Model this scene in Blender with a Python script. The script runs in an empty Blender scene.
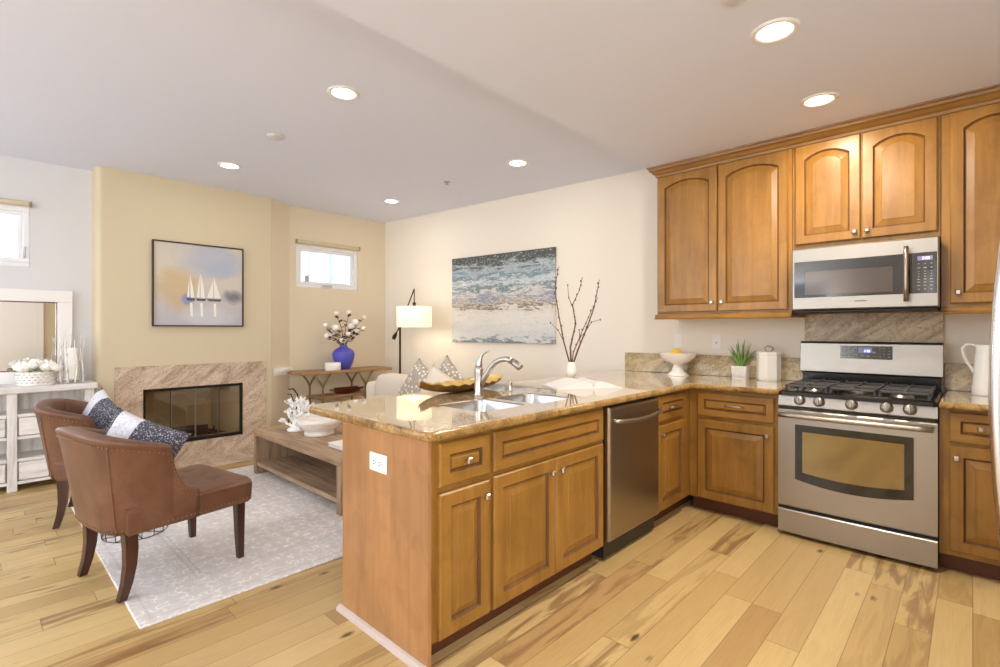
import bpy, math, random
from mathutils import Vector, Matrix
random.seed(7)
SC = bpy.context.scene
COL = SC.collection
PI = math.pi
R_ = math.radians

# ------------------------------------------------------------------ camera, world, light, exposure
cam_d = bpy.data.cameras.new('camera'); cam = bpy.data.objects.new('camera', cam_d); COL.objects.link(cam)
cam_d.sensor_width = 36; cam_d.lens = 18.0; cam_d.shift_y = -0.0035; cam_d.clip_start = 0.02
cam.location = (0, 0, 1.30); cam.rotation_euler = (PI/2, 0, math.radians(43.4))
SC.camera = cam
SC.view_settings.view_transform = 'Standard'; SC.view_settings.look = 'None'
SC.view_settings.exposure = 0.12; SC.view_settings.gamma = 1.0; SC.view_settings.use_curve_mapping = False
world = bpy.data.worlds.new('world'); SC.world = world; world.use_nodes = True
bg = world.node_tree.nodes['Background']; bg.inputs[0].default_value = (0.86, 0.93, 1.0, 1); bg.inputs[1].default_value = 2.2

def area(name, loc, rot, sx, sy, power, col, shape='RECTANGLE', spread=180):
    l = bpy.data.lights.new(name, 'AREA'); l.shape = shape; l.size = sx; l.size_y = sy
    l.energy = power; l.color = col; l.spread = math.radians(spread)
    o = bpy.data.objects.new(name, l); COL.objects.link(o); o.location = loc; o.rotation_euler = rot
    return o
# daylight coming in through the glass doors and window behind the camera
area('daylight_sliding_door', (-3.6, -2.62, 1.15), (PI/2+.42, 0, PI), 3.6, 2.1, 430, (0.80, 0.89, 1.0))
area('daylight_kitchen_window', (0.6, -2.62, 1.45), (PI/2+.2, 0, PI), 2.2, 1.7, 55, (0.95, 0.95, 0.95))
area('added_side_fill', (2.36, -1.05, 1.45), (0, PI/2+.15, 0), 1.5, 1.5, 105, (0.95, 0.95, 0.95))  # unseen side light added to brighten the kitchen walls
SC.cycles.diffuse_bounces = 8; SC.cycles.max_bounces = 14

# ------------------------------------------------------------------ colour and material helpers
def s(r, g, b):
    f = lambda c: (c/255)/12.92 if c/255 <= 0.04045 else ((c/255+0.055)/1.055)**2.4
    return (f(r), f(g), f(b), 1)

class NT:
    def __init__(self, name):
        self.m = bpy.data.materials.new(name); self.m.use_nodes = True
        self.t = self.m.node_tree; self.p = self.t.nodes['Principled BSDF']; self.out = self.t.nodes['Material Output']
    def n(self, typ, ins=None, **kw):
        nd = self.t.nodes.new(typ)
        for k, v in kw.items(): setattr(nd, k, v)
        for k, v in (ins or {}).items():
            if hasattr(v, 'is_output') or isinstance(v, bpy.types.NodeSocket): self.t.links.new(v, nd.inputs[k])
            else: nd.inputs[k].default_value = v
        return nd
    def set(self, **kw):
        names = dict(col='Base Color', rough='Roughness', metal='Metallic', spec='Specular IOR Level', normal='Normal',
                     coat='Coat Weight', coatr='Coat Roughness', emit='Emission Color', emits='Emission Strength', alpha='Alpha',
                     sheen='Sheen Weight', trans='Transmission Weight', ior='IOR', aniso='Anisotropic')
        for k, v in kw.items():
            i = self.p.inputs[names[k]]
            if isinstance(v, bpy.types.NodeSocket): self.t.links.new(v, i)
            else: i.default_value = v
        return self
    def coord(self, scale=(1, 1, 1), rot=(0, 0, 0), loc=(0, 0, 0), rnd=False, kind='Object'):
        v = self.n('ShaderNodeTexCoord').outputs[kind]
        if rnd:
            r = self.n('ShaderNodeObjectInfo').outputs['Random']
            m = self.n('ShaderNodeMath', {0: r, 1: 17.0}, operation='MULTIPLY').outputs[0]
            c = self.n('ShaderNodeCombineXYZ', {0: m, 1: m, 2: m}).outputs[0]
            v = self.n('ShaderNodeVectorMath', {0: v, 1: c}, operation='ADD').outputs[0]
        return self.n('ShaderNodeMapping', {'Vector': v, 'Scale': scale, 'Rotation': rot, 'Location': loc}).outputs[0]
    def noise(self, vec, scale, detail=4, rough=.55, dist=0):
        return self.n('ShaderNodeTexNoise', {'Vector': vec, 'Scale': scale, 'Detail': detail, 'Roughness': rough, 'Distortion': dist}).outputs['Fac']
    def ramp(self, fac, stops, interp='LINEAR'):
        nd = self.n('ShaderNodeValToRGB', {'Fac': fac}); cr = nd.color_ramp; cr.interpolation = interp
        while len(cr.elements) < len(stops): cr.elements.new(0.5)
        for e, (p, c) in zip(cr.elements, stops):
            e.position = p; e.color = c if hasattr(c, '__len__') else (c, c, c, 1)
        return nd.outputs['Color']
    def mix(self, fac, a, b, mode='MIX'):
        nd = self.n('ShaderNodeMix', data_type='RGBA', blend_type=mode)
        for i, v in ((0, fac), (6, a), (7, b)):
            if isinstance(v, bpy.types.NodeSocket): self.t.links.new(v, nd.inputs[i])
            else: nd.inputs[i].default_value = v
        return nd.outputs[2]
    def math(self, op, a, b=0.0, c=None):
        ins = {0: a, 1: b}
        if c is not None: ins[2] = c
        return self.n('ShaderNodeMath', ins, operation=op).outputs[0]
    def sep(self, v):
        return self.n('ShaderNodeSeparateXYZ', {0: v}).outputs
    def bump(self, h, strength=.2, dist=.01):
        return self.n('ShaderNodeBump', {'Height': h, 'Strength': strength, 'Distance': dist}).outputs[0]

def plain(name, col, rough=.5, metal=0.0, **kw):
    return NT(name).set(col=col, rough=rough, metal=metal, **kw).m

def paint(name, col, rough=.6):
    t = NT(name); v = t.coord()
    h = t.noise(v, 160, 3)
    return t.set(col=col, rough=rough, spec=.3, normal=t.bump(h, .06, .002)).m

def wood(name, light, mid, dark, axis='Z', rough=.32, scale=1.0, contrast=1.0, knots=False, spec=.5, fine=.25):
    t = NT(name); sc = {'X': (1.0, 11, 11), 'Y': (11, 1.0, 11), 'Z': (11, 11, 1.0)}[axis]
    v = t.coord(tuple(x*scale for x in sc), rnd=True)
    g = t.noise(v, 2.0, 7, .6, .6)
    w0 = .28 if fine > .2 else .16
    c = t.ramp(g, [(w0, dark), (.5, mid), (1-w0, light)])
    b = t.noise(t.coord((2.2, 2.2, 1.4), rnd=True), 1.6, 3, .5, .4)
    bl = t.ramp(b, [(.3, 0.72), (.7, 1.12)])
    c = t.mix(.8*contrast, c, bl, 'MULTIPLY')
    f = t.noise(t.coord(tuple(x*6*scale for x in sc), rnd=True), 3.0, 3)
    c = t.mix(fine, c, t.ramp(f, [(.35, .7), (.6, 1.0)]), 'MULTIPLY')
    if fine < .2:
        b2 = t.noise(t.coord((3, 3, 2.4), rnd=True), 2.6, 4, .6, 1.0); c = t.mix(.5, c, t.ramp(b2, [(.32, .74), (.5, 1.0)]), 'MULTIPLY')
    if knots:
        k = t.n('ShaderNodeTexVoronoi', {'Vector': t.coord((1, 1, .35), rnd=True), 'Scale': 3.2}).outputs['Distance']
        c = t.mix(t.ramp(k, [(.02, .75), (.09, 0.0)]), c, s(78, 42, 18))
    return t.set(col=c, rough=rough, spec=spec, normal=t.bump(g, .05, .003)).m

def granite(name, rot, rough, palette, stretch=(1.2, 5.0, 1.2), scale=1.0, coat=0.0):
    t = NT(name); v = t.coord((scale, scale, scale), rot)
    g0 = t.coord((1, 1, 1), rot)
    g0 = t.n('ShaderNodeMapping', {'Vector': g0, 'Scale': tuple(x*scale for x in stretch)}).outputs[0]
    w = t.noise(g0, 2.4, 8, .65, 1.0)
    base = t.ramp(w, [(.28, palette[0]), (.42, palette[1]), (.55, palette[2]), (.7, palette[3])])
    sp = t.noise(v, 55, 5, .7)
    base = t.mix(t.ramp(sp, [(.34, .75), (.46, 0.0)]), base, palette[4])
    sp2 = t.noise(t.coord((scale, scale, scale), rot, (3, 1, 7)), 80, 3, .6)
    base = t.mix(t.ramp(sp2, [(.56, 0.0), (.68, .6)]), base, palette[5])
    g1 = t.n('ShaderNodeMapping', {'Vector': t.coord((1, 1, 1), rot, (2, 5, 1)), 'Scale': tuple(x*scale*1.6 for x in stretch)}).outputs[0]
    w2 = t.noise(g1, 5, 6, .7, .6)
    base = t.mix(t.ramp(w2, [(.58, 0.0), (.70, .75)]), base, palette[6])
    return t.set(col=base, rough=rough, spec=.55, coat=coat, coatr=.02).m

def steel(name, col=(.62, .60, .57, 1), rough=.3, axis=(1, 1, 60)):
    t = NT(name); n = t.noise(t.coord(axis), 8, 3)
    return t.set(col=col, metal=1.0, rough=t.ramp(n, [(.3, rough-.02), (.7, rough+.03)]), normal=t.bump(n, .006, .0005)).m

# ------------------------------------------------------------------ materials
M = {}
M['wall'] = paint('cream_wall_paint', s(238, 230, 216))
M['wall_tan'] = paint('tan_wall_paint', s(211, 198, 168))
M['wall_alcove'] = paint('sand_wall_paint', s(222, 209, 184))
M['wall_daylit'] = paint('daylit_wall_paint', s(216, 215, 216))  # left wall: bluish daylight mixed into the paint colour
M['ceiling'] = paint('ceiling_paint', s(226, 231, 248), .7)
M['white_trim'] = plain('white_trim_paint', s(236, 234, 230), .35)
M['shoe'] = plain('shoe_paint', s(206, 190, 180), .4)
M['vinyl'] = plain('white_vinyl', s(235, 235, 238), .35)
M['cab'] = wood('honey_maple', s(172, 130, 62), s(158, 113, 49), s(136, 93, 37), 'Z', contrast=1.0, fine=.14)
M['cab_x'] = wood('honey_maple_across', s(172, 130, 62), s(158, 113, 49), s(136, 93, 37), 'X', contrast=1.0, fine=.14)
M['cab_y'] = wood('honey_maple_along', s(172, 130, 62), s(158, 113, 49), s(136, 93, 37), 'Y', contrast=1.0, fine=.14)
M['crown'] = wood('crown_maple', s(162, 118, 58), s(146, 102, 46), s(118, 78, 32), 'X', contrast=.7)
M['glaze'] = wood('brown_glaze', s(128, 86, 38), s(112, 72, 30), s(92, 56, 22), 'Z', rough=.65)
M['panel'] = wood('maple_end_panel', s(188, 142, 96), s(178, 130, 84), s(162, 114, 70), 'Z', rough=.4, knots=True, fine=.12)
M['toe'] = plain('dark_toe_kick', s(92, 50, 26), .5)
GP = [s(128, 104, 78), s(176, 150, 116), s(206, 184, 148), s(224, 206, 174), s(104, 82, 60), s(232, 218, 192), s(70, 54, 44)]
M['granite'] = granite('counter_granite', (0, 0, .5), .05, GP, coat=.8)
M['granite_low'] = granite('splash_granite', (0, .5, 0), .12, [s(128, 108, 76), s(172, 150, 110), s(198, 178, 138), s(214, 196, 158), s(104, 86, 62), s(222, 206, 174), s(92, 74, 56)], (1.4, 1.4, 5))
M['granite_range'] = granite('streaked_granite', (0, .6, 0), .3, [s(136, 106, 76), s(180, 150, 112), s(206, 180, 140), s(220, 196, 160), s(118, 92, 66), s(224, 206, 174), s(110, 80, 62)], (1.2, 1.2, 7))
GP2 = [s(142, 122, 108), s(188, 164, 140), s(212, 190, 166), s(226, 208, 188), s(130, 108, 94), s(228, 214, 198), s(112, 88, 84)]
M['granite_wall'] = granite('slab_granite', (-.65, 0, 0), .14, GP2, (1.2, 1.1, 4.2))
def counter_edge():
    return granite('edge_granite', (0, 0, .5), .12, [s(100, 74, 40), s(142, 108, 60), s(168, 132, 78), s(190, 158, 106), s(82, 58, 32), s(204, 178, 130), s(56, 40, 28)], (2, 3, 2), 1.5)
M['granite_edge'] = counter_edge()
M['steel'] = steel('brushed_steel', (.41, .375, .33, 1), .36)
M['steel_y'] = steel('brushed_steel_upright', (.40, .34, .27, 1), .3, (60, 60, 1))
M['chrome'] = plain('satin_nickel', (.52, .49, .45, 1), .28, 1.0)
M['basin'] = steel('sink_steel', (.62, .62, .62, 1), .24, (8, 8, 8))
M['black_enamel'] = plain('black_enamel', s(24, 22, 20), .18)
M['iron'] = plain('cast_iron', s(74, 72, 72), .55)
M['black_glass'] = plain('black_glass', s(20, 18, 18), .05, spec=.8)
t = NT('floor_reflection_glass'); M['oven_glass'] = t.set(col=s(150, 132, 92), rough=.08, metal=.75).m  # golden reflection of the floor put into the glass colour
t = NT('tinted_microwave_glass'); M['mw_glass'] = t.set(col=s(92, 84, 80), rough=.1, metal=.65).m
M['dark_plastic'] = plain('dark_plastic', s(36, 34, 33), .4)
M['button'] = plain('button_print', s(176, 174, 172), .5)
M['display'] = plain('lcd_display', s(120, 116, 130), .3, emit=s(130, 130, 190), emits=.35)
M['digit'] = plain('display_digits', s(210, 214, 255), .3, emit=s(200, 206, 255), emits=1.6)
M['porcelain'] = plain('white_porcelain', s(240, 237, 230), .16)
M['matte_white'] = plain('matte_white_ceramic', s(238, 234, 226), .5)
M['black'] = plain('black_metal', s(34, 30, 28), .4, .4)
M['bronze'] = plain('dark_bronze', s(66, 50, 38), .4, .6)
M['soil'] = plain('soil', s(60, 44, 32), .9)
M['lemon'] = plain('lemon_skin', s(236, 196, 46), .4)
t = NT('aloe_leaf'); n = t.noise(t.coord((30, 30, 4)), 2, 3)
M['aloe'] = t.set(col=t.ramp(n, [(.3, s(70, 112, 40)), (.7, s(142, 178, 84))]), rough=.35).m
M['gold_wood'] = plain('pale_ring_wood', s(186, 146, 96), .5)
M['gold'] = plain('gold_leaf', s(214, 184, 112), .42, .6)
t = NT('antique_bronze'); n = t.noise(t.coord(), 22, 5)
M['tray_out'] = t.set(col=t.ramp(n, [(.3, s(96, 66, 26)), (.7, s(166, 124, 54))]), rough=.36, metal=.6).m
M['paper'] = plain('book_paper', s(228, 224, 220), .6)
M['page_photo'] = plain('page_picture', s(168, 132, 88), .5)
M['twig'] = plain('twig_bark', s(104, 70, 48), .7)
M['bud'] = plain('twig_bud', s(92, 58, 44), .7)
t = NT('brown_leather'); v = t.coord(); n = t.noise(v, 5, 5, .6, .3); n2 = t.noise(v, 130, 3)
M['leather'] = t.set(col=t.ramp(n, [(.3, s(98, 64, 46)), (.55, s(118, 81, 60)), (.75, s(136, 99, 79))]), rough=.42, spec=.5, normal=t.bump(n2, .12, .002)).m
M['nail'] = plain('nailhead_metal', s(150, 120, 90), .35, .9)
M['dark_leg'] = wood('espresso_leg', s(84, 48, 32), s(68, 38, 26), s(50, 28, 20), 'Z', rough=.3)
t = NT('speckled_pillow'); v = t.coord(); d = t.n('ShaderNodeTexVoronoi', {'Vector': v, 'Scale': 110.0}).outputs['Distance']; n = t.noise(v, 60, 3)
M['pillow_dark'] = t.set(col=t.mix(t.ramp(t.math('ADD', d, t.math('MULTIPLY', n, .5)), [(.5, 0.0), (.62, 1.0)]), s(196, 194, 198), s(74, 74, 88)), rough=.9).m
t = NT('shaggy_white'); n = t.noise(t.coord(), 90, 4)
M['pillow_fluff'] = t.set(col=t.ramp(n, [(.3, s(206, 208, 220)), (.6, s(244, 244, 248))]), rough=.95, normal=t.bump(n, .8, .012)).m
t = NT('blossom_fabric'); v = t.coord(); d = t.n('ShaderNodeTexVoronoi', {'Vector': v, 'Scale': 27.0, 'Randomness': .8}).outputs['Distance']
M['pillow_floral'] = t.set(col=t.mix(t.ramp(d, [(.34, 0.0), (.42, 1.0)]), s(240, 236, 228), s(182, 172, 156)), rough=.9).m
M['linen'] = paint('oatmeal_linen', s(226, 216, 202), .9)
M['linen_pillow'] = paint('beige_linen', s(232, 220, 202), .9)
M['piping'] = plain('tan_piping', s(172, 140, 104), .8)
M['reclaimed_x'] = wood('reclaimed_wood', s(200, 172, 140), s(174, 144, 114), s(130, 104, 82), 'X', rough=.55, contrast=.9)
M['reclaimed_z'] = wood('reclaimed_wood_upright', s(194, 168, 138), s(168, 140, 112), s(128, 102, 82), 'Z', rough=.55)
M['oak_y'] = wood('table_oak', s(186, 150, 108), s(164, 126, 86), s(132, 98, 64), 'Y', rough=.5)
M['olive_metal'] = plain('olive_metal', s(134, 116, 78), .45, .5)
M['blue'] = plain('violet_blue_glaze', s(78, 78, 182), .35)
M['petal'] = plain('white_petal', s(248, 244, 238), .7)
M['brown_leaf'] = plain('brown_leaf', s(88, 56, 34), .7)
M['green_leaf'] = plain('green_leaf', s(120, 150, 58), .6)
M['red_wood'] = wood('red_brown_wood', s(128, 62, 40), s(106, 48, 32), s(80, 34, 24), 'Y', rough=.4)
M['whitewash'] = wood('whitewashed_wood', s(240, 238, 236), s(228, 225, 222), s(196, 188, 182), 'Z', rough=.5, contrast=.4)
M['whitewash_y'] = wood('whitewashed_boards', s(242, 240, 238), s(230, 227, 224), s(198, 190, 184), 'Y', rough=.5, contrast=.4)
t = NT('bone_inlay'); v = t.coord((1, 1, 1)); ck = t.n('ShaderNodeTexChecker', {'Vector': t.coord(), 'Scale': 90.0, 'Color1': s(228, 222, 218), 'Color2': s(244, 242, 240)}).outputs['Color']
M['mirror_frame'] = t.set(col=ck, rough=.4).m
M['mirror'] = plain('mirror_glass', (.9, .9, .88, 1), .02, 1.0)
M['wax'] = plain('candle_wax', s(250, 248, 242), .5)
t = NT('white_bark'); n = t.noise(t.coord((1, 1, .3)), 70, 4)
M['birch'] = t.set(col=t.ramp(n, [(.3, s(176, 160, 148)), (.5, s(234, 230, 226))]), rough=.7).m
t = NT('lamp_linen'); M['shade'] = t.set(col=s(252, 238, 208), rough=.9, emit=s(255, 232, 190), emits=.75).m
M['coral'] = plain('white_coral', s(246, 244, 242), .6)
t = NT('washed_bowl_wood'); w_ = t.noise(t.coord((2, 2, 14)), 3, 4, .6, .8)
M['bowl'] = t.set(col=t.ramp(w_, [(.3, s(206, 190, 170)), (.5, s(238, 232, 224)), (.8, s(246, 242, 238))]), rough=.5).m
M['cable'] = plain('black_cable', s(30, 26, 24), .5)
M['fire_brick'] = paint('firebox_lining', s(226, 208, 166), .9)
M['fire_dark'] = paint('sooty_lining', s(70, 62, 54), .9)
M['fire_frame'] = plain('fireplace_frame', s(44, 38, 38), .35, .5)
M['log'] = plain('burnt_log', s(66, 54, 46), .9)
M['fridge'] = steel('fridge_steel', (.74, .73, .74, 1), .2, (40, 40, 1))
M['grey_side'] = plain('grey_appliance_side', s(150, 148, 148), .4)
M['sensor'] = plain('sensor_plastic', s(206, 202, 204), .6)
M['blind'] = plain('tan_blind', s(206, 192, 160), .7)
M['blind_end'] = plain('blind_end', s(150, 134, 108), .6)
M['ext'] = plain('exterior_stucco', s(238, 238, 240), .8)
M['ext_blue'] = plain('exterior_blue', s(196, 202, 214), .8)
M['ext_glass'] = plain('exterior_window', s(120, 104, 112), .3)
M['cup_pull'] = plain('brass_pull', s(190, 176, 150), .3, .9)

# clear glass that lets light straight through
t = NT('clear_pane'); tr = t.n('ShaderNodeBsdfTransparent', {'Color': (.97, .98, .98, 1)}); gl = t.n('ShaderNodeBsdfGlossy', {'Roughness': .02})
fr = t.n('ShaderNodeFresnel', {'IOR': 1.45}); mx = t.n('ShaderNodeMixShader', {0: fr.outputs[0], 1: tr.outputs[0], 2: gl.outputs[0]})
t.t.links.new(mx.outputs[0], t.out.inputs['Surface']); M['pane'] = t.m
t = NT('smoked_pane'); tr = t.n('ShaderNodeBsdfTransparent', {'Color': (.86, .83, .80, 1)}); gl = t.n('ShaderNodeBsdfGlossy', {'Roughness': .03})
mx = t.n('ShaderNodeMixShader', {0: .1, 1: tr.outputs[0], 2: gl.outputs[0]})
t.t.links.new(mx.outputs[0], t.out.inputs['Surface']); M['smoked'] = t.m

def lens(name, col, st):
    return plain(name, (1, 1, 1, 1), .5, emit=col, emits=st)
M['lens_white'] = lens('cool_lamp_lens', (1, .98, .96, 1), 9)
M['lens_warm'] = lens('warm_lamp_lens', (1, .86, .62, 1), 7)

# plank floor
t = NT('hickory_planks'); v = t.coord(); X, Y, Z = t.sep(v)
pw, pl = .127, 1.15
u = t.math('DIVIDE', X, pw); row = t.math('FLOOR', u)
off = t.n('ShaderNodeTexWhiteNoise', {'W': row}, noise_dimensions='1D').outputs['Value']
q = t.math('ADD', t.math('DIVIDE', Y, pl), t.math('MULTIPLY', off, 7.3)); idx = t.math('FLOOR', q)
pid = t.n('ShaderNodeTexWhiteNoise', {'Vector': t.n('ShaderNodeCombineXYZ', {0: row, 1: idx}).outputs[0]}, noise_dimensions='2D')
pv = pid.outputs['Value']; pc = t.sep(pid.outputs['Color'])
fu = t.math('FRACT', u); fq = t.math('FRACT', q)
shift = t.n('ShaderNodeCombineXYZ', {0: t.math('MULTIPLY', pv, 31), 1: t.math('MULTIPLY', pc[1], 17), 2: 0.0}).outputs[0]
vv = t.n('ShaderNodeVectorMath', {0: v, 1: shift}, operation='ADD').outputs[0]
g1 = t.noise(t.n('ShaderNodeMapping', {'Vector': vv, 'Scale': (9, .9, 1)}).outputs[0], 1.7, 5, .55, 1.2)
g2 = t.noise(t.n('ShaderNodeMapping', {'Vector': vv, 'Scale': (60, 3, 1)}).outputs[0], 2.0, 4, .6, .4)
base = t.ramp(pv, [(0, s(192, 160, 106)), (.3, s(206, 176, 118)), (.62, s(216, 188, 132)), (.86, s(198, 166, 112)), (1, s(182, 146, 96))])
heart = t.ramp(g1, [(.47, 0.0), (.56, .6), (.75, .85)])
base = t.mix(t.math('MULTIPLY', heart, t.ramp(pc[2], [(.45, .08), (.8, 1.0)])), base, s(130, 92, 58))
base = t.mix(.3, base, t.ramp(g2, [(.3, .72), (.6, 1.05)]), 'MULTIPLY')
kn = t.n('ShaderNodeTexVoronoi', {'Vector': t.n('ShaderNodeMapping', {'Vector': vv, 'Scale': (1.7, .75, 1)}).outputs[0], 'Scale': 2.7}).outputs['Distance']
kd = t.math('ADD', kn, t.math('MULTIPLY', t.math('SUBTRACT', g2, .5), .1))
base = t.mix(t.ramp(kd, [(.03, .9), (.085, 0.0)]), base, s(70, 40, 22))
e1 = t.math('MINIMUM', fu, t.math('SUBTRACT', 1.0, fu)); e2 = t.math('MINIMUM', fq, t.math('SUBTRACT', 1.0, fq))
gap = t.math('MAXIMUM', t.math('LESS_THAN', e1, .012), t.math('LESS_THAN', e2, .0016))
base = t.mix(t.math('MULTIPLY', gap, .55), base, s(96, 62, 34))
M['floor'] = t.set(col=base, rough=t.ramp(g2, [(.3, .3), (.7, .42)]), spec=.45, normal=t.bump(t.math('SUBTRACT', 1.0, gap), .25, .002)).m

# rug: damask medallions, plain border bands
t = NT('damask_rug'); v = t.coord(); X, Y, Z = t.sep(v)
HX, HY = 1.19, 1.125
wv = t.n('ShaderNodeTexNoise', {'Vector': v, 'Scale': 2.2, 'Detail': 2.0}).outputs['Color']
dv = t.n('ShaderNodeVectorMath', {0: v, 1: t.n('ShaderNodeVectorMath', {0: wv, 'Scale': .16}, operation='SCALE').outputs[0]}, operation='ADD').outputs[0]
DX, DY, DZ = t.sep(dv)
def sn(a, k): return t.math('SINE', t.math('MULTIPLY', a, k))
p1 = t.math('MULTIPLY', sn(DX, 27), sn(DY, 27))
p2 = t.math('MULTIPLY', sn(t.math('ADD', DX, DY), 52), sn(t.math('SUBTRACT', DX, DY), 52))
pp = t.math('ABSOLUTE', t.math('ADD', p1, t.math('MULTIPLY', p2, .6)))
lines = t.ramp(pp, [(.12, 1.0), (.22, .15), (.5, .5), (.62, .1)])
fd = t.noise(v, 26, 4, .6)
pat = t.math('MULTIPLY', lines, t.ramp(fd, [(.36, .2), (.58, 1.0)]))
ex = t.math('SUBTRACT', HX, t.math('ABSOLUTE', X)); ey = t.math('SUBTRACT', HY, t.math('ABSOLUTE', Y)); ed = t.math('MINIMUM', ex, ey)
band = t.ramp(ed, [(.0, 0.0), (.045, 0.0), (.05, .8), (.06, .1), (.30, .15), (.31, .9), (.325, .2), (.34, .9), (.35, 0.0)])
col = t.mix(pat, s(222, 216, 211), s(250, 248, 246))
col = t.mix(t.math('MULTIPLY', band, .45), col, s(180, 174, 178))
hf = t.noise(v, 160, 3)
M['rug'] = t.set(col=col, rough=.95, spec=.1, normal=t.bump(t.math('ADD', pat, t.math('MULTIPLY', hf, .6)), .5, .006)).m

# seascape canvas: bands of colour by height, broken up with stretched noise
t = NT('seascape_paint'); v = t.coord(); X, Y, Z = t.sep(v)
n1 = t.noise(t.coord((1.6, 1, 7)), 2.2, 8, .68, .8); n2 = t.noise(t.coord((5, 1, 14), loc=(4, 0, 2)), 3, 6, .7, .6)
n3 = t.noise(t.coord((1, 1, 1.6)), 34, 5, .7)
hz = t.math('ADD', t.math('DIVIDE', Z, 1.005), t.math('ADD', t.math('MULTIPLY', t.math('SUBTRACT', n1, .5), .5), t.math('MULTIPLY', t.math('SUBTRACT', n2, .5), .16)))
sea = t.ramp(hz, [(0, s(110, 124, 132)), (.05, s(206, 208, 208)), (.30, s(228, 224, 216)), (.385, s(218, 210, 196)), (.41, s(96, 84, 72)), (.45, s(214, 200, 178)),
                  (.50, s(120, 136, 168)), (.56, s(222, 216, 204)), (.62, s(86, 116, 134)), (.68, s(214, 218, 218)), (.75, s(96, 128, 146)), (.83, s(178, 190, 196)), (.90, s(84, 92, 92)), (1, s(70, 74, 72))])
sea = t.mix(t.ramp(n3, [(.54, 0.0), (.66, .6)]), sea, s(234, 230, 224))
sea = t.mix(t.ramp(t.noise(t.coord((1, 1, 2), loc=(9, 0, 4)), 40, 5, .7), [(.6, 0.0), (.72, .75)]), sea, s(66, 64, 62))
M['sea'] = t.set(col=sea, rough=.5, normal=t.bump(n3, .3, .004)).m
# hazy boat picture ground
t = NT('hazy_paint'); v = t.coord(); X, Y, Z = t.sep(v)
n1 = t.noise(t.coord((1, 1.0, 1)), 3.2, 4, .5, .5)
def blob(y0, z0, ry, rz, amp=1.0):
    a = t.math('DIVIDE', t.math('SUBTRACT', Y, y0), ry); b = t.math('DIVIDE', t.math('SUBTRACT', Z, z0), rz)
    r = t.math('ADD', t.math('ADD', t.math('MULTIPLY', a, a), t.math('MULTIPLY', b, b)), t.math('MULTIPLY', t.math('SUBTRACT', n1, .5), 2.2))
    return t.ramp(r, [(.2, amp), (1.0, 0.0)])
c = t.mix(t.ramp(t.math('DIVIDE', Z, .83), [(.05, 0.0), (.5, 1.0)]), s(184, 184, 190), s(206, 198, 184))
c = t.mix(blob(-.22, .36, .24, .26, .6), c, s(198, 164, 104))
c = t.mix(blob(.08, .68, .34, .2, .7), c, s(168, 176, 196))
c = t.mix(blob(.22, .60, .22, .10, .7), c, s(170, 178, 198))
c = t.mix(blob(.32, .30, .13, .10, .9), c, s(112, 110, 122))
c = t.mix(blob(-.11, .27, .07, .06, .8), c, s(124, 142, 196))
c = t.mix(blob(.1, .1, .3, .14, .6), c, s(206, 208, 214))
M['haze'] = t.set(col=c, rough=.6).m
M['sail'] = plain('sail_paint', s(238, 234, 228), .6)
M['hull'] = plain('hull_paint', s(84, 84, 104), .6)

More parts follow.
